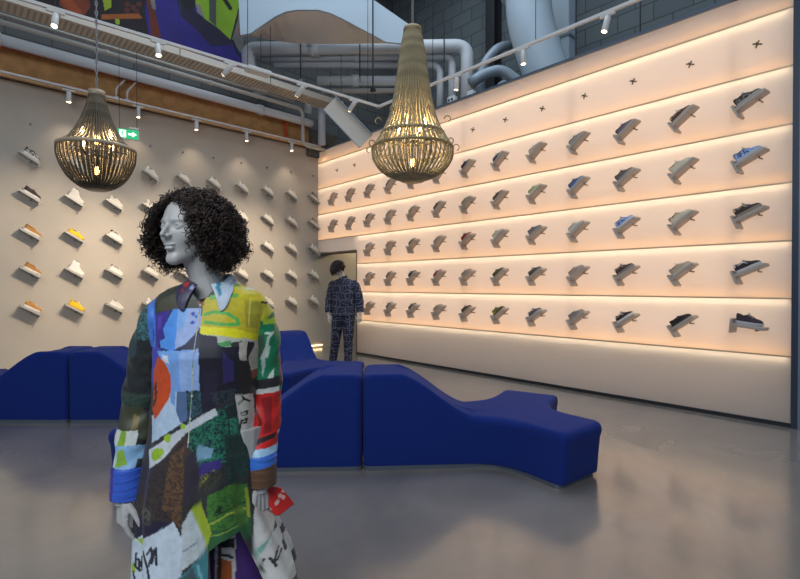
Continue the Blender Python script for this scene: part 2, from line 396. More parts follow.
# sloping tray leg that drops at the corner
a, b = at_depth(330, 104, 9.15), at_depth(366, 142, 9.15)
t = thing('cable_tray', 'short grey tray dropping steeply beside the corner downpipe', 'cable tray', tuple(a))
d = (b-a); L_ = d.length; d.normalize(); n_ = Vector((-SA, -CA, -.15)).normalized(); s_ = d.cross(n_).normalized(); n_ = s_.cross(d)
M_ = Matrix((d, s_, n_)).transposed()
MB().box(d*(L_/2), (L_, .34, .02), M_).build('tray_floor', m_tray, t)
for sg in (-1, 1): MB().box(d*(L_/2)+s_*.17*sg+n_*.05, (L_, .016, .1), M_).build('side_rail', m_flex, t)
# bundle of white pipes crossing high up behind the room
def hp(px, py, dep=9.9): return at_depth(px, py, dep)
pipe('pipe', [hp(262, 96), hp(249, 66), hp(249, 50), hp(467, 47), hp(467, 112)], .135, m_wpipe, 'thickest white pipe crossing high above, with elbows at both ends', rb=.25, n=16, collars=[(2, .3), (2, .72)])
pipe('pipe', [hp(262, 59, 10.1), hp(452, 57, 10.1), hp(452, 112, 10.1)], .085, m_wpipe, 'white pipe running just under the thickest high pipe', rb=.2, n=12, collars=[(0, .5)])
pipe('pipe', [hp(275, 66, 10.2), hp(440, 66, 10.2), hp(440, 112, 10.2)], .075, m_wpipe, 'third white pipe down in the high bundle', rb=.2, n=12)
pipe('pipe', [hp(318, 82, 10.3), hp(425, 82, 10.3), hp(425, 120, 10.3)], .11, m_wpipe, 'short low white pipe under the high bundle, behind the beaded chandelier', rb=.2, n=12, collars=[(0, .35)])
pipe('pipe', [hp(322, 92, 10.35), hp(420, 91, 10.35)], .055, m_gpipe, 'thin grey pipe lowest under the high bundle')
for k, (px, lab) in enumerate(((301, 'leftmost of three rod hangers carrying the high white pipes'), (360, 'middle of three rod hangers carrying the high white pipes'), (444, 'rightmost of three rod hangers carrying the high white pipes'))):
    q = hp(px, 82, 9.75); t = thing('pipe_hanger', lab, 'pipe hanger', tuple(q), 0, 'rod hangers on the high pipes')
    MB().tube([(0, 0, 0), (0, 0, 9.48-q.z)], .012, 6).build('rod', m_dark, t)
    MB().box((0, 0, .02), (.05, .05, .04)).build('clamp', m_gpipe, t)
# big white duct with an arched underside
def duct():
    D0 = 8.6
    poly = [(236, -70), (241, 36), (251, 34.5), (262, 27), (275, 18), (286, 13), (297, 11), (318, 11), (330, 14), (342, 19.5), (360, 29), (386, 43), (411, 45), (411, 27), (372, 0), (330, -70)]
    q = [((x-400)/FPX*D0, H+(HOR-y)/FPX*D0) for x, y in poly]
    t = thing('air_duct', 'huge pale duct with an arched taupe underside, top centre', 'air duct', tuple(W(0, D0, 0)))
    o = W(0, D0, 0)
    MB().prism(q, 0, .05, lambda u, v, w_: W(u, D0+w_, v)-o).build('face_plate', m_duct, t)
    UPV = Vector((0, 0, .06)); D1 = D0+1.0
    def BK(u):
        px = 400+FPX*u/D0; py = 36+(px-241)*.16 if px < 300 else 45.5-(px-300)*.012; return at_depth(px, py, D1)
    q2 = q[1:13]; vs = []; fs = []
    for u, v in q2: vs += [W(u, D0+.05, v)-o, BK(u)-o, BK(u)+UPV-o, W(u, D0+.05, v+.06)-o]
    for i in range(len(q2)-1):
        for k in range(4): fs.append((4*i+k, 4*i+(k+1) % 4, 4*i+4+(k+1) % 4, 4*i+4+k))
    fs += [(0, 1, 2, 3), tuple(4*(len(q2)-1)+k for k in (3, 2, 1, 0))]
    MB().add(vs, fs).build('arched_soffit', m_taupe, t)
    MB().box(W(-3.0, D0+.6, 8.6)-o, (.5, .5, .6)).build('riser', m_duct, t)
duct()
# round white duct and flexible ducts right of the chandelier
pipe('round_duct', [at_depth(526, -60, 8.7), at_depth(528, 20, 8.7), at_depth(541, 62, 8.7), at_depth(552, 88, 8.7)], .40, m_duct, 'fat round pale duct hanging behind the top of the glowing wall', 'air duct', .5, 24, collars=[(0, .5)])
pipe('flexible_duct', [at_depth(480, 112, 9.0), at_depth(481, 68, 9.0), at_depth(497, 48, 9.0), at_depth(512, 46, 9.3)], .085, m_flex, 'upper flexible grey duct looping above the wall edge', 'air duct', .3, 12)
pipe('flexible_duct', [at_depth(470, 84, 8.7), at_depth(482, 76, 8.7), at_depth(500, 70, 8.7), at_depth(520, 84, 8.7), at_depth(524, 100, 8.7)], .10, m_flex, 'lower flexible grey duct sagging behind the wall edge', 'air duct', .3, 12)
pipe('flexible_duct', [at_depth(496, 104, 8.95), at_depth(500, 86, 8.95), at_depth(514, 84, 8.95), at_depth(526, 100, 8.95)], .09, m_flex, 'short flexible duct tucked under the sagging one', 'air duct', .3, 12)
t = thing('air_duct', 'square pale duct riser beside the fat round duct', 'air duct', tuple(at_depth(563, 60, 9.6)))
MB().box((0, 0, 2.0), (.42, .42, 5.2), None, .02).build('riser', m_duct, t); MB().box((0, 0, .35), (.48, .48, .06), None, .01).build('flange', m_flex, t)
t = thing('steel_column', 'dark steel column standing behind the high pipes', 'column', tuple(W(.16*9.9+.5, 10.7, 0)))
MB().box((0, 0, 4.75), (.24, .02, 9.5)).build('web', m_dark, t)
for sg in (-1, 1): MB().box((.12*sg, 0, 4.75), (.02, .24, 9.5)).build('flange', m_dark, t)
for px, dep, lab in ((373, 8.3, 'thin dark rod hanging beside the pale duct'), (575, 8.05, 'thin dark rod hanging right of the round duct'), (639, 8.2, 'thin dark rod hanging before the grey block wall')):
    q = at_depth(px, 92 if px < 500 else 75, dep); q.z = max(q.z, 4.6)
    t = thing('hanger_rod', lab, 'rod', tuple(q), 0, 'thin dark rods from the ceiling'); MB().tube([(0, 0, 0), (0, 0, 9.48-q.z)], .014, 6).build('rod', m_dark, t); MB().box((0, 0, .02), (.07, .07, .05)).build('end_clip', m_dark, t)
# white boxes standing on top of the glowing wall
for px, py, s, lab in ((452, 97, .16, 'white box with two dark sockets on top of the glowing wall'), (471, 92, .13, 'small plain white box on top of the glowing wall')):
    X = XW+.10; tt = (px-400)/FPX; dep = X/(CA*tt+SA); y = -SA*tt*dep+CA*dep
    t = thing('socket_box', lab, 'socket box', (X, y, ZT+.025)); MB().box((0, 0, s*.45), (.09, s, s*.9), None, .012).build('case', m_white, t)
    if s > .14:
        for sg in (-1, 1): MB().tube([(-.05, sg*.035, s*.5), (-.04, sg*.035, s*.5)], .022, 10).build('socket', m_dark, t)
# ---------------------------------------------------------------- track lighting
RZ = 4.40
ra, rc = Vector((.523, 6.33, RZ)), Vector((5.19, 6.06, RZ)); rb2 = Vector((5.233, 1.2, RZ)); ra = rc+(ra-rc)*1.6
t = thing('track_rail', 'white suspended L-shaped light track crossing above the chandeliers', 'light track', tuple(rc))
for nm, e in (('rail', ra), ('rail', rb2)):
    d = (e-rc); L_ = d.length; MB().box((L_/2-.02, 0, 0), (L_+.04, .035, .034)).build(nm, m_white, t).rotation_euler = (0, 0, math.atan2(d.y, d.x))
for p_ in (rc.lerp(ra, .03), rc.lerp(ra, .3), rc.lerp(ra, .7), rc.lerp(rb2, .25), rc.lerp(rb2, .6)):
    MB().tube([p_-rc, p_-rc+Vector((0, 0, 5.1))], .005, 5).build('suspension_wire', m_dark, t)
def rail_at(px, a, b):
    best = min((abs(400+FPX*(CA*q.x-SA*q.y)/(SA*q.x+CA*q.y)-px), i) for i in range(401) for q in [a.lerp(b, i/400)])
    return a.lerp(b, best[1]/400)
m_lens = mat('lamp_lens', (255, 245, 225), .3, emit=14, ecol=(255, 226, 180))
cyl_me = MB().lathe([(.030, 0), (.034, .006), (.034, .155), (.028, .165)], 16).mesh('cylinder'); autosmooth(cyl_me)
lens_me = MB().lathe([(.027, -.002), (.027, .004)], 14).mesh('lens')
ad_me = MB().box((0, 0, 0), (.17, .034, .03), None, .006).mesh('adapter')
stem_me = MB().tube([(0, 0, 0), (0, 0, -.05)], .011, 8).mesh('stem')
def spot(p, aim, lab, ang, group, power, size=70, col=(1, .82, .62)):
    t = thing('spotlight', lab, 'spotlight', tuple(p), 0, group)
    o = obj('adapter', ad_me, m_white, t); o.rotation_euler = (0, 0, ang); o.location = (0, 0, -.03)
    o = obj('stem', stem_me, m_white, t); o.location = (0, 0, -.035)
    d = (Vector(aim)-Vector(p)).normalized(); q = (-d).to_track_quat('Z', 'Y')
    o = obj('cylinder', cyl_me, m_white, t); o.rotation_euler = q.to_euler(); o.location = Vector((0, 0, -.08))+d*.135
    o2 = obj('lens', lens_me, m_lens, o)
    if power:
        l = bpy.data.lights.new('spot_beam', 'SPOT'); l.energy = power; l.spot_size = math.radians(size); l.spot_blend = .9; l.color = col; l.shadow_soft_size = .03
        lo = bpy.data.objects.new('spot_beam', l); COL.objects.link(lo); lo.location = Vector(p)+Vector((0, 0, -.08))+d*.16; lo.rotation_euler = (-d).to_track_quat('Z', 'Y').to_euler()
aR = math.atan2((ra-rc).y, (ra-rc).x)
for k, (px, aim, pw) in enumerate(((57, (.2, 4.8, 0), 45), (159, (1.6, 4.6, .0), 45), (231, (.8, 9.2, 1.5), SPOT_R), (302, (2.6, 9.2, 1.5), SPOT_R), (354, (4.2, 9.2, 1.5), SPOT_R))):
    spot(rail_at(px, ra, rc), aim, f'white tilted cylinder spotlight on the long suspended rail, {ORD[k]} from the left', aR, 'spotlights on the suspended rail', pw, 54)
for k, (px, aim, pw) in enumerate(((457, (5.3, 4.9, .6), 0), (523, (5.25, 3.3, .5), 0), (607, (4.6, 2.9, 1.0), SPOT_F))):
    spot(rail_at(px, rc, rb2), aim, f'white spotlight on the rail beside the glowing wall, {ORD[k]} from the rail corner', PI/2, 'spotlights on the suspended rail', pw, 75)
q = rail_at(259, ra, rc); t = thing('track_driver', 'white flat driver box clipped on the long suspended rail', 'driver box', tuple(q), aR); MB().box((0, 0, -.02), (.34, .15, .06), None, .01).build('case', m_white, t); MB().box((.2, 0, -.01), (.1, .04, .035), None, .005).build('end_cap', m_white, t)
# spotlights under the beam of the left wall
YT = 9.0
t = thing('track_rail', 'white light track fixed under the brown beam', 'light track', (0, YT, 4.515))
MB().box((2.0, 0, 0), (8.0, .035, .03)).build('rail', m_white, t)
for k, px in enumerate((70, 139, 197, 247, 292, 327)):
    x = on_y(px, YT)
    spot((x, YT, 4.50), (x, YT+(.0 if k != 5 else -.0), 2.0), f'small white downlight under the beam, {ORD[k]} from the left', 0, 'downlights under the beam', SPOT_L, 95)
# exit sign
q = at_depth(129, 135, 7.55)
t = thing('exit_sign', 'green emergency exit sign with a running man and arrow', 'exit sign', tuple(q), -YAW*.35)
MB().box((0, 0, 0), (.29, .05, .155), None, .006).build('case', m_white, t)
MB().box((0, -.028, 0), (.28, .006, .145)).build('face', mat('exit_green', (0, 150, 90), .4, emit=.9, ecol=(20, 176, 112)), t)
m_pict = mat('exit_white', (250, 255, 250), .4, emit=1.5)
fn = lambda u, v, w_: (u, w_, v)
ar = MB(); ar.prism([(.0, .014), (.06, .014), (.06, .04), (.115, 0), (.06, -.04), (.06, -.014), (.0, -.014)], -.034, -.030, fn); ar.build('arrow', m_pict, t)
dr = MB(); dr.prism([(-.12, .055), (-.03, .055), (-.03, -.055), (-.12, -.055)], -.033, -.0305, fn); dr.build('doorway', m_pict, t)
rm = MB(); m_eg = MATS['exit_green']
rm.prism([(-.08+.012*math.cos(i*PI/4), .036+.012*math.sin(i*PI/4)) for i in range(8)], -.037, -.0335, fn)
for (a0, a1, w0) in (((-.078, .024), (-.082, -.012), .008), ((-.082, -.012), (-.06, -.03), .006), ((-.06, -.03), (-.062, -.05), .005), ((-.082, -.012), (-.10, -.04), .006), ((-.078, .018), (-.056, .004), .005), ((-.078, .018), (-.1, .004), .005)):
    dx, dy = a1[0]-a0[0], a1[1]-a0[1]; l_ = math.hypot(dx, dy); nx, ny = -dy/l_*w0, dx/l_*w0
    rm.prism([(a0[0]+nx, a0[1]+ny), (a1[0]+nx, a1[1]+ny), (a1[0]-nx, a1[1]-ny), (a0[0]-nx, a0[1]-ny)], -.036, -.0335, fn)
rm.build('running_man', m_eg, t)
for x in (-.12, .12): MB().tube([(x, 0, .07), (x, .0, 5.14-q.z)], .004, 5).build('suspension_wire', m_dark, t)
MB().box((.08, .0, .1), (.14, .05, .03), None, .006).build('mount', m_white, t)

# two white bent brackets holding the track to the beam
for px, lab in ((117, 'white bent bracket on the beam, left of the pair above the exit sign'), (128, 'white bent bracket on the beam, right of the pair above the exit sign')):
    x = on_y(px, 9.06); t = thing('beam_bracket', lab, 'bracket', (x, 9.06, 4.54), 0, 'white brackets on the beam')
    MB().tube(bend([(0, 0, 0), (0, -.02, .16), (.13, -.02, .34), (.13, .12, .36)], .03, 3), .016, 6).build('arm', m_white, t, True)
    MB().box((0, 0, .01), (.06, .08, .02)).build('foot_plate', m_white, t)
# ---------------------------------------------------------------- shelves and shoes
def sm(a, b, x): 
    t = min(1, max(0, (x-a)/(b-a))); return t*t*(3-2*t)
def shoe_width(s):                                     # half width along the shoe, heel 0 -> toe 1
    pts = [(0, .0), (.015, .016), (.05, .026), (.13, .033), (.3, .034), (.45, .036), (.62, .043), (.74, .046), (.86, .041), (.94, .029), (.985, .014), (1, .0)]
    for (a, x), (b, y) in zip(pts[:-1], pts[1:]):
        if s <= b: t = (s-a)/(b-a); return x+(y-x)*t
    return 0
def shoe_top(s, kind):
    P = {'court': [(0, .062), (.03, .078), (.1, .074), (.22, .062), (.34, .070), (.42, .082), (.55, .066), (.7, .048), (.85, .039), (.94, .030), (1, .012)],
         'runner': [(0, .066), (.03, .086), (.1, .080), (.22, .066), (.33, .076), (.40, .092), (.55, .066), (.7, .044), (.85, .036), (.94, .028), (1, .010)],
         'hightop': [(0, .10), (.03, .138), (.12, .140), (.25, .142), (.36, .140), (.43, .112), (.55, .074), (.7, .050), (.85, .041), (.94, .032), (1, .012)],
         'slipon': [(0, .058), (.03, .066), (.1, .062), (.25, .054), (.38, .058), (.47, .070), (.6, .056), (.74, .044), (.87, .036), (.95, .026), (1, .010)]}[kind]
    for (a, x), (b, y) in zip(P[:-1], P[1:]):
        if s <= b: t = (s-a)/(b-a); t = t*t*(3-2*t)*.5+t*.5; return x+(y-x)*t
    return .01
SL = .250; SOLE = {'court': .030, 'runner': .036, 'hightop': .028, 'slipon': .024}
STN = [0, .012, .03, .06, .1, .16, .22, .28, .34, .40, .46, .52, .58, .64, .70, .76, .82, .88, .93, .965, .985, 1]
def upper_pt(s, ph, kind, off=0.0):
    w = max(.004, shoe_width(s)-.002)+off; h = shoe_top(s, kind)+off; c, n = math.cos(ph), math.sin(ph)
    ex = .62 if s < .4 else .8
    y = w*math.copysign(abs(c)**ex, c)*(1-.22*n*(1 if s < .45 else .6)); z = h*abs(n)**.62
    xx = (s-.5)*SL*.98
    if s < .06: xx -= .006*n
    return (xx, y, SOLE[kind]-.004+z)
SHOE = {}
for kind in SOLE:
    N = 14; P = np.array([[upper_pt(s, PI*k/N, kind) for k in range(N+1)] for s in STN])
    up = gridmesh('upper', P)
    b = MB(); th = SOLE[kind]; ol = []
    for sgn in (1, -1):
        for s in (STN if sgn == 1 else STN[::-1]): ol.append(((s-.5)*SL, sgn*(shoe_width(s)+.003)))
    ns = len(ol); fl = .9
    vs = [(x*.985, y*fl, 0) for x, y in ol]+[(x, y, .006) for x, y in ol]+[(x*1.005, y*1.03, th*.7) for x, y in ol]+[(x, y, th) for x, y in ol]+[(x*.94, y*.8, th+.001) for x, y in ol]
    rise = lambda x: .010*sm(.07, .145, x)+.004*sm(.11, .14, -x)
    vs = [(x, y, z+rise(x)*(1 if z < .01 else .35)) for x, y, z in vs]
    fs = [tuple(range(ns-1, -1, -1)), tuple(range(4*ns, 5*ns))]+[(r*ns+i, r*ns+(i+1) % ns, (r+1)*ns+(i+1) % ns, (r+1)*ns+i) for r in range(4) for i in range(ns)]
    b.add(vs, fs); sole = b.mesh('sole'); autosmooth(sole, 50)
    a0, a1 = (.05, .36) if kind != 'slipon' else (.05, .42)
    lv = []; lf = []; M_ = 10
    for i in range(M_+1):
        s = a0+(a1-a0)*i/M_; ww = shoe_width(s)*.74*math.sin(PI*min(1, max(.0, i/M_)))**.45 if 0 < i < M_ else .002
        z = upper_pt(s, PI/2, kind)[2]
        lv += [((s-.5)*SL, -ww, z+.001), ((s-.5)*SL, 0, z+.0025), ((s-.5)*SL, ww, z+.001)]
    for i in range(M_):
        for k in range(2): lf.append((3*i+k, 3*i+k+1, 3*i+4+k, 3*i+3+k))
    lining = MB().add(lv, lf).mesh('lining', True)
    lc = MB()
    if kind != 'slipon':
        for k in range(5):
            s = (.44+.05*k) if kind != 'hightop' else .40+.055*k
            lc.tube([upper_pt(s+(.012 if k % 2 else 0), ph, kind, .0025) for ph in (PI*.27, PI*.36, PI*.5, PI*.64, PI*.73)], .0034, 5)
        for sg in (1, -1):
            q = Vector(upper_pt(.42, PI/2, kind, .004)); lc.tube([q, q+Vector((.0, sg*.014, .010)), q+Vector((.014, sg*.024, .0)), q+Vector((.006, sg*.008, -.002))], .0024, 4)
    else:
        lc.tube([upper_pt(.46, ph, kind, .002) for ph in (PI*.2, PI*.35, PI*.5, PI*.65, PI*.8)], .005, 5)
    laces = lc.mesh('laces', True)
    st = MB()
    for sg in (0, 1):
        g = []
        for i in range(8):
            s = .16+.42*i/7; p0 = .10+.06*math.sin(i/7*PI)+.10*(1-i/7)
            for d_ in (0, .5, 1):
                ph = PI*(p0+d_*(.11*math.sin(PI*(i+.8)/8.6)))
                g.append(upper_pt(s, ph if sg == 0 else PI-ph, kind, .0018))
        st.add(g, [(3*i+k, 3*i+k+1, 3*i+4+k, 3*i+3+k) for i in range(7) for k in range(2)])
    hl = []
    for i, s in enumerate((.0, .012, .03, .06, .1)):
        hl += [upper_pt(s, PI*q, kind, .0016) for q in (.12, .25, .4, .5, .6, .75, .88)]
    st.add(hl, [(7*i+k, 7*i+k+1, 7*i+8+k, 7*i+7+k) for i in range(4) for k in range(6)])
    stripe = st.mesh('stripe', True)
    SHOE[kind] = dict(sole=sole, upper=up, lining=lining, laces=laces, stripe=stripe)
PL, PW, PT = .288, .125, .032
m_shelfr = mat('shelf_grey', (188, 178, 168), .45, .35); m_shelfl = mat('shelf_grey_left', (186, 182, 174), .45, .3)
plate_me = MB().box((0, -PW/2-.012, -PT/2), (PL, PW, PT), None, .003).mesh('plate')
lipR_me = MB().box((-PL/2-.010, -PW/2-.012, -.028), (.024, PW+.004, .152), None, .003).mesh('lip')
lipL_me = MB().box((PL/2+.008, -PW/2-.012, -.030), (.016, PW+.004, .078), None, .003).mesh('lip')
peg_me = MB().tube([(.045, .018, -.052), (.045, -.06, -.052)], .007, 8).tube([(.045, -.045, -.052), (.045, -.045, -PT+.004)], .006, 6).mesh('peg')
m_peg = mat('peg_bronze', (120, 104, 84), .45, .5); m_lining = mat('shoe_lining', (70, 62, 58), .9)
def shoemat(c, pat=None):
    key = 'shoe_%d_%d_%d_%s' % (*c, pat or '')
    if pat == 'marble': return mat(key, c, .7, c2=tuple(min(255, x*1.9+30) for x in c), scale=45, lo=.42, hi=.56)
    if pat == 'zebra': return mat(key, c, .7, c2=tuple(x*.25 for x in c), scale=38, lo=.48, hi=.52)
    return mat(key, c, .7, var=.12, scale=60)
GR = (120, 112, 108); BK = (34, 30, 32); WH = (226, 220, 210); NV = (40, 46, 74); BL = (70, 100, 160); BE = (190, 172, 148); CR = (222, 212, 186)
BR = (92, 72, 60); RD = (176, 34, 36); TN = (168, 138, 104); OL = (84, 84, 70); DG = (70, 66, 68); PP = (110, 96, 112); LG = (164, 158, 152)
# (kind, upper, sole, stripe, pattern, colour words)
RIGHT = {
 0: [('runner', GR, (176, 170, 164), BK, 'zebra', 'grey and black striped'), ('runner', (66, 84, 116), (190, 196, 206), (120, 140, 170), 'marble', 'mottled blue'), ('runner', (62, 52, 50), (150, 138, 124), BE, None, 'dark brown'), ('court', (44, 34, 38), (204, 204, 208), (216, 216, 220), None, 'black white-disc'), ('court', (58, 42, 54), (196, 196, 206), (48, 34, 46), None, 'dark plum white-soled')],
 1: [('court', (74, 50, 44), BE, BE, None, 'dark brown'), ('runner', CR, CR, (206, 200, 170), None, 'cream'), ('runner', (226, 212, 184), (216, 206, 190), TN, None, 'cream'), ('court', BE, (206, 196, 180), LG, None, 'beige'), ('slipon', (36, 32, 34), (60, 56, 56), BK, None, 'black')],
 2: [('court', PP, (150, 142, 142), (60, 54, 70), None, 'mauve grey'), ('runner', (108, 98, 96), (160, 152, 146), DG, None, 'grey'), ('runner', (60, 80, 130), (210, 210, 214), WH, 'marble', 'navy and white'), ('runner', (78, 62, 58), (140, 128, 118), BE, None, 'brown'), ('court', (44, 36, 38), (222, 218, 214), WH, None, 'black and white')],
 3: [('court', LG, (168, 160, 152), GR, None, 'light grey'), ('runner', (76, 104, 150), (170, 180, 196), (50, 70, 120), None, 'blue'), ('runner', (212, 210, 200), (196, 190, 180), (160, 170, 160), None, 'white'), ('court', (182, 156, 146), (190, 178, 168), TN, None, 'dusty pink'), ('court', (148, 140, 138), (168, 160, 152), GR, None, 'grey')],
 4: [('court', (198, 186, 166), BE, WH, None, 'beige'), ('court', (196, 202, 150), CR, (90, 130, 90), None, 'pale green'), ('runner', (140, 126, 134), LG, PP, None, 'mauve grey'), ('court', (82, 76, 78), (150, 140, 134), LG, None, 'dark grey'), ('court', (92, 88, 92), (186, 180, 176), WH, None, 'charcoal')],
 5: [('runner', (52, 70, 100), (190, 186, 180), WH, None, 'dark blue'), ('court', (78, 76, 66), BE, OL, None, 'olive'), ('runner', (222, 216, 196), (200, 190, 176), (120, 150, 100), None, 'cream'), ('court', (92, 92, 52), (120, 112, 96), BK, None, 'olive'), ('runner', (170, 168, 46), (70, 66, 54), BK, 'zebra', 'yellow and black')],
 6: [('runner', (44, 42, 60), (128, 120, 116), NV, None, 'navy'), ('court', (162, 150, 136), BE, LG, None, 'beige'), ('runner', RD, BE, (140, 30, 30), None, 'red'), ('court', (180, 160, 136), BE, TN, None, 'tan'), ('court', (78, 66, 56), TN, BR, None, 'dark brown')],
 7: [('court', (184, 168, 146), BE, TN, None, 'beige'), ('court', (56, 52, 70), (148, 136, 130), NV, None, 'dark navy'), ('court', (158, 150, 162), BE, WH, None, 'lavender grey'), ('runner', (186, 50, 46), (210, 196, 180), WH, None, 'red and white'), ('court', (186, 166, 140), BE, LG, None, 'beige')],
 8: [('court', (96, 78, 68), BE, BR, None, 'brown'), ('court', (170, 150, 126), BE, TN, None, 'tan'), ('court', (126, 116, 108), BE, GR, None, 'grey'), ('runner', (40, 36, 38), (170, 160, 150), WH, None, 'black'), ('court', (96, 88, 82), BE, GR, None, 'dark grey')],
 9: [('court', (54, 50, 62), BE, NV, None, 'dark navy'), ('court', (178, 152, 120), BE, TN, None, 'tan'), ('runner', (196, 176, 146), BE, TN, None, 'beige'), ('court', (98, 76, 64), BE, BR, None, 'brown'), ('court', (84, 80, 80), (208, 200, 190), WH, None, 'dark grey')],
 10: [('court', (140, 118, 98), BE, BR, None, 'brown'), ('court', (92, 76, 64), TN, BK, None, 'dark brown'), ('runner', (178, 152, 140), BE, TN, None, 'dusty pink'), ('court', (128, 118, 116), BE, GR, None, 'grey'), ('court', (182, 164, 140), BE, TN, None, 'beige')],
 11: [('runner', (52, 42, 40), (190, 176, 160), WH, None, 'black'), ('court', (116, 94, 78), BE, BR, None, 'brown')],
 12: [('court', (90, 76, 64), (200, 190, 170), WH, None, 'dark brown'), ('court', (84, 66, 56), BE, BK, None, 'dark brown')]}
WT = (214, 208, 194)
LEFT = {0: [('runner', (190, 188, 184), WH, (50, 48, 48), 'zebra', 'white and black striped'), ('court', (44, 34, 32), WH, (60, 46, 42), None, 'dark brown white-soled'), ('court', (172, 122, 54), WH, (160, 96, 34), None, 'tan suede'), ('court', (166, 118, 52), WH, (150, 92, 32), None, 'tan suede'), ('court', (176, 124, 52), WH, (206, 150, 70), None, 'tan suede')],
 1: [('court', WT, WH, WH, None, 'white'), ('hightop', (220, 214, 204), WH, WH, None, 'white high-top'), ('slipon', (228, 184, 16), (222, 178, 20), (214, 170, 20), None, 'yellow'), ('hightop', (222, 216, 208), WH, WH, None, 'white high-top'), ('court', (228, 186, 18), (220, 178, 24), (206, 160, 20), None, 'yellow')],
 2: [('court', WT, WH, WH, None, 'white'), ('court', WT, WH, WH, None, 'white'), ('court', (206, 200, 190), WH, BK, None, 'white black-striped'), ('court', WT, WH, (120, 110, 100), None, 'white dotted'), ('court', WT, WH, (180, 174, 160), None, 'white')],
 3: [('court', WT, WH, WH, None, 'white')]*3+[('court', WT, WH, (60, 54, 50), None, 'white black-trimmed'), ('court', WT, WH, WH, None, 'white')],
 9: [('court', (150, 142, 134), WH, BK, None, 'grey black-trimmed'), ('court', (170, 162, 152), WH, BK, None, 'grey black-trimmed')]+[('court', WT, WH, WH, None, 'white')]*3}
def place(side, k, r, spec):
    z = LZ[1]-ROWH/2-ROWH*r + .012
    if side == 'right':
        y = 1.106+.6175*k; th = math.radians((26 if k == 0 else 34)+2.5*math.sin(k*3.1+r*5.7)); c, s_ = math.cos(th), math.sin(th); o = Vector((XW-.026, y, z)); ps = math.radians(11)
        if (k, r) == (0, 4): c, s_ = math.cos(math.radians(-6)), math.sin(math.radians(-6))
        X = Vector((-c*math.sin(ps), -c*math.cos(ps), s_)); Y = Vector((math.cos(ps), -math.sin(ps), 0)); Z = X.cross(Y); lip, ms = lipR_me, m_shelfr
        where = f'glowing wall, {ORD[r]} row from top, {ORD[k]} column from right'
        g1, g2 = 'tilted shoe shelves on the glowing wall', 'shoes on the glowing wall'; dx = .0
    else:
        x = .862+.5644*k; c, s_ = math.cos(math.radians(32)), math.sin(math.radians(32)); o = Vector((x, YW-.002, z+.045))
        X, Z, Y = Vector((c, 0, -s_)), Vector((s_, 0, c)), Vector((0, 1, 0)); lip, ms = lipL_me, m_shelfl
        where = f'left wall, {ORD[r]} row from top, {ORD[k]} column from left'
        g1, g2 = 'tilted shoe shelves on the left wall', 'shoes on the left wall'; dx = .0
    M = Matrix((X, Y, Z)).transposed().to_4x4(); M.translation = o
    t = thing('display_shelf', 'grey tilted shelf, '+where, 'shelf', group=g1, M=M)
    obj('plate', plate_me, ms, t); obj('lip', lip, ms, t); obj('peg', peg_me, m_peg, t)
    if spec is None: return
    kind, cu, cs, ct, pat, words = spec
    M2 = M @ Matrix.Translation((-.013 if side == 'right' else .012, -PW/2-.004, .0015))
    t = thing('sneaker', words+' shoe, '+where, 'shoe', group=g2, M=M2)
    S = SHOE[kind]
    obj('sole', S['sole'], shoemat(cs), t); obj('upper', S['upper'], shoemat(cu, pat), t); obj('stripe', S['stripe'], shoemat(ct), t)
    obj('lining', S['lining'], m_lining, t); obj('laces', S['laces'], shoemat(WH if sum(cu) > 330 else LG), t)
for k, specs in RIGHT.items():
    for r, sp in enumerate(specs): place('right', k, r, sp)
for k in range(10):
    for r in range(5): place('left', k, r, LEFT[k][r] if k in LEFT else ('court', WT, WH, (196, 190, 176), None, 'white'))
# bare pegs in the empty top row
cross_me = MB().tube([(0, 0, 0), (0, -.06, 0)], .007, 8).mesh('pin'); bar_me = MB().box((0, -.012, 0), (.085, .012, .014), Matrix.Rotation(.35, 3, 'Y')).box((0, -.010, 0), (.014, .010, .075), Matrix.Rotation(.35, 3, 'Y')).mesh('cross_plate')
for k in range(13):
    M = Matrix(((0, 1, 0, XW), (-1, 0, 0, 1.092+.6175*k), (0, 0, 1, LZ[0]-ROWH/2+.02), (0, 0, 0, 1)))
    t = thing('wall_peg', f'bare cross-shaped peg in the empty top row of the glowing wall, {ORD[k]} from the right', 'peg', group='bare pegs on the glowing wall', M=M)
    obj('pin', cross_me, m_peg, t); obj('cross_plate', bar_me, m_peg, t)
dot_me = MB().tube([(0, 0, 0), (0, -.03, 0)], .014, 10).mesh('wall_peg')
for k in range(10):
    o = obj('wall_peg', dot_me, mat('dot_grey', (120, 116, 112), .6)); o.location = (.88+.5644*k, YW, 3.90)
    tag(o, f'small bare round peg above the shelves of the left wall, {ORD[k]} from the left', 'peg', 'bare pegs on the left wall')
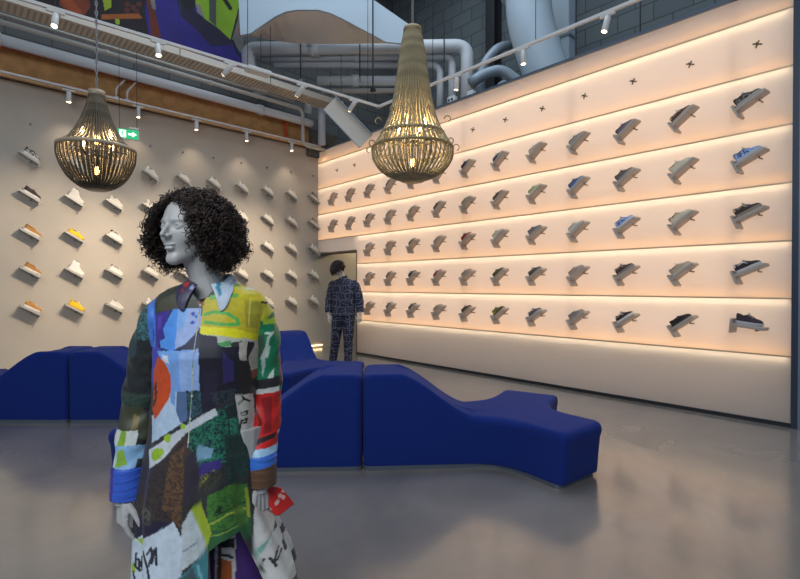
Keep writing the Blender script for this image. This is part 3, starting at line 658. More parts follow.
# ---------------------------------------------------------------- blue three-armed seats
m_sofa = mat('blue_wool', (20, 45, 121), .9, var=.12, scale=90, bump=.15, bscale=400, sheen=.04, spec=.2)
m_plinth = mat('clear_plinth', (96, 104, 116), .25, .2)
def seat_outline(n=240):
    xc, r, hw = 1.20, .70, .25; k = .26
    def sd_box(p, c, ang, hx, hy):
        q = p-np.array(c); ca, sa = math.cos(ang), math.sin(ang)
        u = q[:, 0]*ca+q[:, 1]*sa; v = -q[:, 0]*sa+q[:, 1]*ca
        du, dv = np.abs(u)-hx+.05, np.abs(v)-hy+.05
        return np.hypot(np.maximum(du, 0), np.maximum(dv, 0))+np.minimum(np.maximum(du, dv), 0)-.05
    def smin(a, b): h = np.clip(.5+.5*(b-a)/k, 0, 1); return b*(1-h)+a*h-k*h*(1-h)
    def sdf(p):
        d = sd_box(p, (xc/2, 0), 0, xc/2, hw)
        for sg in (1, -1):
            a = sg*math.radians(56); d = smin(d, sd_box(p, (xc+r/2*math.cos(a), r/2*math.sin(a)), a, r/2, hw))
        return d
    th = np.linspace(0, 2*PI, 4000, endpoint=False); D = np.stack([np.cos(th), np.sin(th)], -1); t = np.full(4000, 1.6); c = np.array((xc, 0))
    lo = np.zeros(4000); hi = np.full(4000, 1.6)
    for tt in np.linspace(0, 1.6, 200):
        ins = sdf(c+D*tt) < 0; lo = np.where(ins & (lo >= tt-.0081), tt, lo)
    hi = lo+.0081
    for _ in range(20):
        m_ = (lo+hi)/2; ins = sdf(c+D*m_[:, None]) < 0; lo = np.where(ins, m_, lo); hi = np.where(ins, hi, m_)
    Q = c+D*lo[:, None]; seg = np.linalg.norm(np.diff(np.vstack([Q, Q[:1]]), axis=0), axis=1); s = np.concatenate([[0], np.cumsum(seg)])
    u = np.linspace(0, s[-1], n, endpoint=False); Qc = np.vstack([Q, Q[:1]])
    return np.stack([np.interp(u, s, Qc[:, 0]), np.interp(u, s, Qc[:, 1])], -1), c
def seat_mesh(TALL=.735, LOW=.405):
    Q, c = seat_outline(); n = len(Q); V = Q-c; rows = []
    def top(x): 
        t = np.clip((x-.30)/(.86-.30), 0, 1); e = 3*t*t-2*t*t*t; e = .55*e+.45*t
        return TALL-(TALL-LOW)*e
    rad = np.linalg.norm(V, axis=1)
    endw = np.clip(Q[:, 0]/.3, .06, 1)
    def ins(d, e=True): return c+V*(np.maximum(.0, 1-(d*endw if e else d)/rad))[:, None]
    B = .045
    for z, dd in ((.035, .035), (.06, .03), (.2, .02), (.3, .012)): rows.append(np.column_stack([ins(dd), np.full(n, z)]))
    P = ins(.0)
    T = top(P[:, 0])
    rows.append(np.column_stack([P, .3+(T-.3-B)*.6])); rows.append(np.column_stack([P, T-B]))
    for a in (25, 50, 70, 90):
        d = B*(1-math.cos(math.radians(a))); q = ins(d, False); rows.append(np.column_stack([q, top(q[:, 0])-B*(1-math.sin(math.radians(a)))]))
    for f in (.85, .7, .55, .4, .25, .1, .0):
        q = c+(rows[9][:, :2]-c)*f; rows.append(np.column_stack([q, top(q[:, 0])]))
    G = np.array(rows); me = gridmesh('upholstery', G, True)
    pl = ins(.06); b = MB(); b.add([(x, y, 0) for x, y in pl]+[(x, y, .034) for x, y in pl], [(i, (i+1) % n, n+(i+1) % n, n+i) for i in range(n)]+[tuple(range(n-1, -1, -1)), tuple(range(n, 2*n))])
    return me, b.mesh('plinth')
seat_me, plinth_me = seat_mesh()
def seat(lat, dep, ang, lab):                           # tall end at (lat, dep) in eye coordinates, pointing ang from image-right
    o = W(lat, dep, 0); t = thing('modular_sofa', lab, 'sofa', tuple(o), ang-YAW, 'blue three-armed modular sofas')
    obj('upholstery', seat_me, m_sofa, t); obj('plinth', plinth_me, m_plinth, t)
A0 = math.radians(3)
seat(-.298, 3.885, A0, 'blue sofa module in front on the right, its two low arms pointing right')
seat(-.302, 3.885, A0+PI, 'blue sofa module in front on the left, half hidden behind the mannequin')
seat(-3.424, 5.15, 0.0, 'blue sofa module at the back left, tall end, right of the seam')
seat(-3.436, 5.15, PI, 'blue sofa module at far left, sloping down out of the frame')
seat(-1.77, 7.25, math.radians(-61), 'blue sofa module in the middle distance, its tall peak behind the mannequin')
# ---------------------------------------------------------------- chandeliers
m_bulb = mat('warm_bulb', (255, 230, 180), .4, emit=BULB_E, ecol=(255, 206, 130))
def chandelier(px, dep, prof_up, prof_lo, mcol, mring, label, ringh, hooks, nst, bead, names, capr, ringr, chain_to=9.45, light=20):
    c = W((px-400)/FPX*dep, dep, 0); zf = lambda y: H+(HOR-y)*dep/FPX; st_ = math.hypot(1, (px-400)/FPX); rf = lambda w_: w_/2*dep/FPX/st_
    zt = zf(prof_up[0][0]); t = thing('chandelier', label, 'chandelier', (c.x, c.y, zt), 0, 'beaded chandeliers')
    def dense(prof):
        P = [(rf(w_), zf(y)-zt) for y, w_ in prof]; out = []
        for i in range(len(P)-1):                       # Catmull-Rom
            p0 = P[max(i-1, 0)]; p1 = P[i]; p2 = P[i+1]; p3 = P[min(i+2, len(P)-1)]
            for k in range(12):
                u = k/12; out.append(tuple(.5*((2*p1[a])+(-p0[a]+p2[a])*u+(2*p0[a]-5*p1[a]+4*p2[a]-p3[a])*u*u+(-p0[a]+3*p1[a]-3*p2[a]+p3[a])*u**3) for a in (0, 1)))
        out.append(P[-1]); return out
    def strand_mesh(prof, tw=0.0):
        D = dense(prof); L_ = [0]
        for a, b in zip(D[:-1], D[1:]): L_.append(L_[-1]+math.dist(a, b))
        nb = max(4, int(L_[-1]/(bead*1.9))); pts = []; rr = []
        for i in range(nb*3+1):
            s = L_[-1]*i/(nb*3); j = max(k for k in range(len(L_)) if L_[k] <= s+1e-9); j = min(j, len(D)-2)
            f = (s-L_[j])/max(1e-9, L_[j+1]-L_[j]); r_ = D[j][0]+(D[j+1][0]-D[j][0])*f; z_ = D[j][1]+(D[j+1][1]-D[j][1])*f
            a_ = tw*s/L_[-1]; pts.append((r_*math.cos(a_), r_*math.sin(a_), z_)); rr.append(bead*(.45 if i % 3 == 0 else 1.0))
        return MB().tube(pts, rr, 6).mesh('bead_strand', True)
    su, sl = strand_mesh(prof_up), strand_mesh(prof_lo)
    for me in (su, sl):
        for k in range(nst):
            o = obj('bead_strand', me, mcol, t); o.rotation_euler = (0, 0, 2*PI*(k+(.5 if me is sl else 0))/nst)
    fm = MB()
    for prof in (prof_up, prof_lo):
        D = dense([(y, w_*.93) for y, w_ in prof])
        for k in range(nst):
            a = 2*PI*(k+(.5 if prof is prof_up else 0))/nst; fm.tube([(r_*math.cos(a), r_*math.sin(a), z_) for r_, z_ in D[::2]], [bead*(.55 if i % 2 else .95) for i in range(len(D[::2]))], 5)
    fo = fm.build('inner_bead_fringe', mcol, t, True, False); fo['kind'] = 'stuff'
    R = rf(prof_lo[0][1]); zr = zf(prof_lo[0][0])-zt
    b = MB(); b.lathe([(R-.012, -ringh/2), (R+.010, -ringh/2), (R+.012, 0), (R+.010, ringh/2), (R-.012, ringh/2), (R-.012, -ringh/2)], 64, (0, 0, zr), False).build('main_ring', mring, t, True)
    if hooks:
        R3 = rf(prof_lo[2][1]); z3 = zf(prof_lo[2][0])-zt; MB().lathe([(R3-.010, -.012), (R3+.010, -.012), (R3+.013, 0), (R3+.010, .012), (R3-.010, .012), (R3-.010, -.012)], 64, (0, 0, z3), False).build('swag_ring', mring, t, True)
    rt = rf(prof_up[0][1]); MB().lathe([(rt*.5, .035), (rt+.01, .03), (rt+.016, 0), (rt+.012, -.035), (rt*.6, -.03)], 28).build('top_cap', mring, t, True)
    r2 = rf(prof_lo[-1][1]); z2 = zf(prof_lo[-1][0])-zt; MB().lathe([(.004, -.012), (r2+.008, -.012), (r2+.012, .004), (r2*.8, .012), (.004, .012)], 32, (0, 0, z2)).build('bottom_ring', mring, t, True)
    if hooks:
        for k in range(hooks):
            a = 2*PI*k/hooks+.2
            for (rr_, zz) in ((R3, z3-.02), (rf(prof_up[-1][1])*.98, zf(prof_up[-2][0])-zt+.02))[: 2 if k % 2 == 0 else 1]:
                pts = [(rr_+.0+.035+.035*math.cos(PI+u*4.4)*(1-.09*u), 0, zz+.03+.035*math.sin(PI+u*4.4)*(-1)*(1-.09*u)) for u in np.linspace(0, 1, 12)]
                o = MB().tube(pts, .006, 6).build('scroll_hook', mring, t, True); o.rotation_euler = (0, 0, a)
    # inner frame with candle lamps
    zc = zr+.06; fr_ = MB(); fr_.tube([(0, 0, 0), (0, 0, z2)], .012, 8)
    for k in range(6):
        a = PI*k/3+.3; fr_.tube(bend([(0, 0, zc-.1), (R*.3*math.cos(a), R*.3*math.sin(a), zc-.16), (R*.42*math.cos(a), R*.42*math.sin(a), zc-.05)], .08), .007, 6)
    for k in range(4): a = PI*k/2; fr_.tube([(0, 0, zr), (R*math.cos(a), R*math.sin(a), zr)], .007, 6)
    fr_.build('inner_frame', m_dark, t, True)
    for k in range(6):
        a = PI*k/3+.3; p = Vector((R*.42*math.cos(a), R*.42*math.sin(a), zc-.05+(.10 if k % 2 else 0)))
        b_ = MB().lathe([(.004, 0), (.012, .012), (.021, .05), (.014, .085), (.003, .105)], 12, tuple(p)).build('bulb', m_bulb, t, True)
    p = Vector((0, 0, z2+.14)); MB().lathe([(.004, 0), (.014, .012), (.024, .05), (.016, .085), (.003, .105)], 12, tuple(p)).build('bulb', m_bulb, t, True)
    l = bpy.data.lights.new('lamp_glow', 'POINT'); l.energy = light; l.color = (1, .76, .45); l.shadow_soft_size = .05
    lo = bpy.data.objects.new('lamp_glow', l); COL.objects.link(lo); lo.location = (c.x, c.y, zt+zc+.02)
    # twisted cord and chain up to the ceiling
    Lc = chain_to-zt; n = int(min(Lc, 3.4)/.05); cm = MB()
    for k in range(n):
        cz = .04+k*.05; a = (k % 2)*PI/2; pts = [(.012*math.cos(q)*math.cos(a), .012*math.cos(q)*math.sin(a), cz+.032*math.sin(q)) for q in np.linspace(0, 2*PI, 9)]; cm.tube(pts, .0045, 5, False)
    cm.tube([(.0, .0, 0), (0, 0, Lc)], .005, 5); cm.build('suspension_chain', mat('chain_steel', (150, 152, 156), .4, .6), t, True)
    MB().lathe([(.06, Lc), (.06, Lc-.03), (.02, Lc-.05), (.004, Lc-.05)], 16).build('ceiling_rose', m_white, t)
m_bead1 = mat('smoky_beads', (104, 92, 72), .35, .25, var=.5, scale=14, spec=.6)
m_bead2 = mat('wooden_beads', (172, 158, 122), .5, var=.35, scale=14)
m_ring1 = mat('pale_ring', (168, 152, 130), .5, .2); m_ring2 = mat('antique_ring', (150, 134, 96), .5, .3)
chandelier(97.8, 5.0, [(94.5, 15), (105, 20), (115, 27), (125, 36), (135, 48), (142, 60), (149, 80)], [(149.5, 80), (157, 80), (164, 76), (172, 68), (180, 56), (187, 36), (189.5, 20)], m_bead1, m_ring1, 'smoky bead chandelier with a pale ring, hanging on the left', .035, 0, 46, .0095, None, 0, 0, light=L_CH1)
chandelier(412.5, 5.2, [(32, 16), (50, 23), (78.6, 31), (108, 41), (125, 52), (137, 64)], [(136, 63), (143, 72), (150, 80), (160, 78), (169, 66), (175, 50), (180.5, 22)], m_bead2, m_ring2, 'tall wooden bead chandelier with curled hooks, hanging in the middle', .03, 12, 44, .0105, None, 0, 0, light=L_CH2)
# ---------------------------------------------------------------- mannequins
def head_points(scale=1.0, nu=400, nv=280):
    def ell(p, c, r):
        q = p-np.array(c); r = np.array(r); k0 = np.linalg.norm(q/r, axis=1); k1 = np.linalg.norm(q/(r*r), axis=1)+1e-9; return k0*(k0-1)/k1
    def cap(p, a, b, r0, r1=None):
        a = np.array(a); b = np.array(b); r1 = r0 if r1 is None else r1; ab = b-a; t = np.clip(((p-a)@ab)/(ab@ab+1e-12), 0, 1)
        return np.linalg.norm(p-a-t[:, None]*ab, axis=1)-(r0+(r1-r0)*t)
    def smin(a, b, k): h = np.clip(.5+.5*(b-a)/k, 0, 1); return b*(1-h)+a*h-k*h*(1-h)
    def smax(a, b, k): return -smin(-a, -b, k)
    def sdf(p):
        q = p.copy(); q[:, 0] = np.abs(q[:, 0])
        d = ell(q, (0, -.014, .034), (.072, .094, .084))
        d = smin(d, ell(q, (0, .026, -.022), (.056, .062, .088)), .03)
        d = smin(d, cap(q, (.046, -.006, -.05), (.010, .064, -.098), .017, .013), .022)
        d = smin(d, ell(q, (0, .068, -.099), (.019, .015, .016)), .016)
        d = smin(d, ell(q, (.039, .052, -.024), (.019, .019, .021)), .022)
        d = smax(d, -ell(q, (.0315, .0985, .0005), (.0200, .0205, .0135)), .012)
        d = smin(d, cap(q, (.012, .0835, .0215), (.045, .068, .0205), .0048, .0040), .012)
        d = smin(d, ell(q, (.0310, .0660, .0005), (.0160, .0150, .0120)), .002)
        d = smin(d, cap(q, (.0185, .0775, .0040), (.0310, .0815, .0085), .0022), .002)
        d = smin(d, cap(q, (.0310, .0815, .0085), (.0440, .0730, .0040), .0022), .002)
        d = smin(d, cap(q, (.0185, .0775, .0010), (.0310, .0800, -.0060), .0017), .002)
        d = smin(d, cap(q, (.0310, .0800, -.0060), (.0440, .0725, .0020), .0017), .002)
        d = smin(d, cap(q, (0, .080, .018), (0, .1070, -.025), .0055, .0074), .008)
        d = smin(d, ell(q, (.0105, .0940, -.0285), (.0066, .0085, .0058)), .004)
        d = smax(d, -ell(q, (.006, .099, -.0360), (.0034, .005, .003)), .002)
        d = smin(d, ell(q, (0, .0825, -.0545), (.0210, .0105, .0048)), .004)
        d = smin(d, ell(q, (0, .0820, -.0660), (.0170, .0110, .0060)), .004)
        d = smax(d, -cap(q, (0, .0950, -.0600), (.020, .0860, -.0605), .0018), .002)
        d = smax(d, -cap(q, (0, .1000, -.0765), (.010, .0980, -.0765), .006), .010)
        d = smin(d, ell(q, (.073, -.008, -.004), (.007, .018, .030)), .006)
        return d
    th = np.linspace(-PI/2, PI/2, nv+1)[1:-1]; ph = np.linspace(0, 2*PI, nu, endpoint=False)
    PH, TH = np.meshgrid(ph, th); D = np.stack([np.cos(TH)*np.cos(PH), np.cos(TH)*np.sin(PH), np.sin(TH)], -1).reshape(-1, 3)
    D = np.vstack([D, [[0, 0, -1], [0, 0, 1]]]); r = np.full(len(D), .2)
    for _ in range(48): r -= .8*sdf(D*r[:, None]+0)
    P = D*r[:, None]*scale; n, m = nu, nv-1
    fs = [(i*n+k, i*n+(k+1) % n, (i+1)*n+(k+1) % n, (i+1)*n+k) for i in range(m-1) for k in range(n)]
    a, b = m*n, m*n+1
    fs += [(a, (k+1) % n, k) for k in range(n)]+[(b, (m-1)*n+k, (m-1)*n+(k+1) % n) for k in range(n)]
    return P, fs
HEADP = head_points()
def hand(b, wrist, fwd, palm, thumb, s=1.0, curl=.5):      # fwd: wrist to knuckles, palm: out of the palm, thumb: towards the thumb side
    f = Vector(fwd).normalized(); p = Vector(palm); p = (p-f*p.dot(f)).normalized(); t = f.cross(p); t = t if t.dot(Vector(thumb)) > 0 else -t
    w = Vector(wrist)
    b.tube([w-f*.03*s, w, w+f*.025*s], [.027*s, .024*s, .026*s], 12, True, .75)
    for k in range(4):
        u = (-.027+.018*k)*s; b.tube([w+f*.012*s+t*u*.6, w+f*.05*s+t*u, w+f*.088*s+t*u*1.05-p*.002], [.0125*s, .0130*s, .0100*s], 8)
    b.tube([w+f*.01*s+t*.012*s, w+f*.035*s+t*.024*s+p*.006*s], [.014*s, .015*s], 8)
    for k, (ln, rr) in enumerate(((.060, .0070), (.073, .0080), (.080, .0083), (.072, .0080))):
        u = (-.0285+.0195*k)*s; q = w+f*.084*s+t*u*1.08; a = curl*(.55-.06*k); d = f.copy(); pts = [q-f*.02*s, q]; rad = [rr*s*1.1, rr*s*1.05]
        for j, fr in enumerate((.45, .31, .24)):
            ang = a*(1, 1.15, .8)[j]; d = (d*math.cos(ang)+p*math.sin(ang)-(0)*t).normalized() if j == 0 else (d+p*ang*.85).normalized()
            q = q+(d+t*(.05*(k-1.5)))*ln*fr*s; pts.append(q); rad.append(rr*s*(1.0, .93, .72)[j])
        b.tube(pts, rad, 8)
    q = w+f*.02*s+t*.026*s+p*.006*s; d = (f*.72+t*.52+p*.36).normalized(); pts = [q]; rad = [.0125*s]
    for j, fr in enumerate((.036, .030, .022)):
        q = q+d*fr*s; pts.append(q); rad.append((.0105, .0092, .0065)[j]*s); d = (d+f*.22-t*.14).normalized()
    b.tube(pts, rad, 8)
def body(name, parent, m, J, headc, headM, vox, hands, hs=1.0, female=True):
    b = MB(); V = Vector
    P, fs = HEADP; M = Matrix(headM); b.add([V(headc)+M @ V(q) for q in P], fs)
    b.tube([J['neck0'], J['neck1'], V(headc)+M @ V((0, -.012, -.04))], [.062, .050, .050], 20)
    k_ = .86 if female else 1.0; b.ball(J['chest'], (.155*k_, .098*k_, .16), 24, 14); b.ball(J['waist'], (.120*k_, .088*k_, .16), 24, 14); b.ball(J['pelvis'], (.155*k_, .108*k_, .13), 24, 14)
    b.tube([J['shL'], V(J['neck0'])+V((-.02, 0, -.02))], [.045, .055], 14); b.tube([J['shR'], V(J['neck0'])+V((.02, 0, -.02))], [.045, .055], 14)
    if female:
        for sx in (-1, 1): b.ball(V(J['chest'])+V((sx*.06, -.058, .01)), .045, 16, 10)
    for s in ('L', 'R'):
        b.ball(J['sh'+s], .046, 14, 10)
        sh, el, wr = V(J['sh'+s]), V(J['el'+s]), V(J['wr'+s])
        b.tube([sh, sh.lerp(el, .5), el, el.lerp(wr, .35), wr], [.046, .044, .036, .036, .024], 14)
        hp_, kn, an = V(J['hp'+s]), V(J['kn'+s]), V(J['an'+s])
        b.tube([hp_+V((0, 0, .06)), hp_.lerp(kn, .45), kn, kn.lerp(an, .35), an], [.088, .072, .050, .050, .032], 16)
        ft = V(J['ft'+s]); d = (ft-an); d.z = 0; d.normalize()
        b.tube([an+V((0, 0, .02)), an+V((0, 0, -.035))-d*.02], [.032, .032], 12); b.tube([an-d*.03+V((0, 0, -.045)), an+d*.06+V((0, 0, -.045)), ft], [.030, .036, .022], 12, True, 1.15)
        b.ball(an-d*.032+V((0, 0, -.045)), .031, 12, 8)
        f, p, t = hands[s]; hand(b, wr, f, p, t, hs, hands.get('curl', .5))
    o = b.build(name, m, parent, True, False)
    r = o.modifiers.new('one_skin', 'REMESH'); r.mode = 'VOXEL'; r.voxel_size = vox; r.use_smooth_shade = True
    s_ = o.modifiers.new('smooth', 'SMOOTH'); s_.factor = .5; s_.iterations = 1
    return o
def rows_mesh(name, zs, cx, cy, rx, ry, n, fold=None, hem=None, shape=2.0):
    ph = np.linspace(0, 2*PI, n, endpoint=False); R = []            # ph: 0 right, -pi/2 front
    for i, z in enumerate(zs):
        c, s = np.cos(ph), np.sin(ph); f = 1+(fold(ph, i/(len(zs)-1), z) if fold else 0)
        e = 2/shape
        x = cx[i]+rx[i]*np.sign(c)*np.abs(c)**e*f; y = cy[i]+ry[i]*np.sign(s)*np.abs(s)**e*f
        zz = np.full(n, z)
        R.append(np.stack([x, y, zz], -1))
    return np.array(R), ph
def cloth_tube(pts, rads, nr, n, wr=0.0, seed=0, flat=1.0):
    P = [Vector(p) for p in pts]; L_ = [0]
    for a, b in zip(P[:-1], P[1:]): L_.append(L_[-1]+(b-a).length)
    s = np.linspace(0, L_[-1], nr); X = np.stack([np.interp(s, L_, [p[k] for p in P]) for k in range(3)], -1)
    k = np.ones(9)/9; w = max(1, nr//14)
    for _ in range(3):
        e0 = X[0]-(X[1]-X[0])*np.arange(w, 0, -1)[:, None]; e1 = X[-1]+(X[-1]-X[-2])*np.arange(1, w+1)[:, None]; Xp = np.vstack([e0, X, e1]); X = np.stack([np.convolve(Xp[:, q], np.ones(2*w+1)/(2*w+1), 'valid') for q in range(3)], -1) if True else X
    R = np.interp(s, L_, rads); T = np.gradient(X, axis=0); T /= np.linalg.norm(T, axis=1)[:, None]
    u = np.cross(T, np.array((0, 1.0, 0))); u /= np.linalg.norm(u, axis=1)[:, None]; v = np.cross(T, u)
    ph = np.linspace(0, 2*PI, n, endpoint=False); SS = (s/L_[-1])[:, None]; PHs = ph[None, :]
    f = 1+wr*(np.sin(SS*26+2*np.cos(PHs+seed)+seed)*.5+np.sin(SS*47+3*np.sin(PHs*2+seed))*.3+.5*np.cos(3*PHs+SS*5+seed)*.6)
    return X[:, None, :]+(R[:, None]*f)[..., None]*(u[:, None, :]*np.cos(PHs)[..., None]*flat+v[:, None, :]*np.sin(PHs)[..., None])
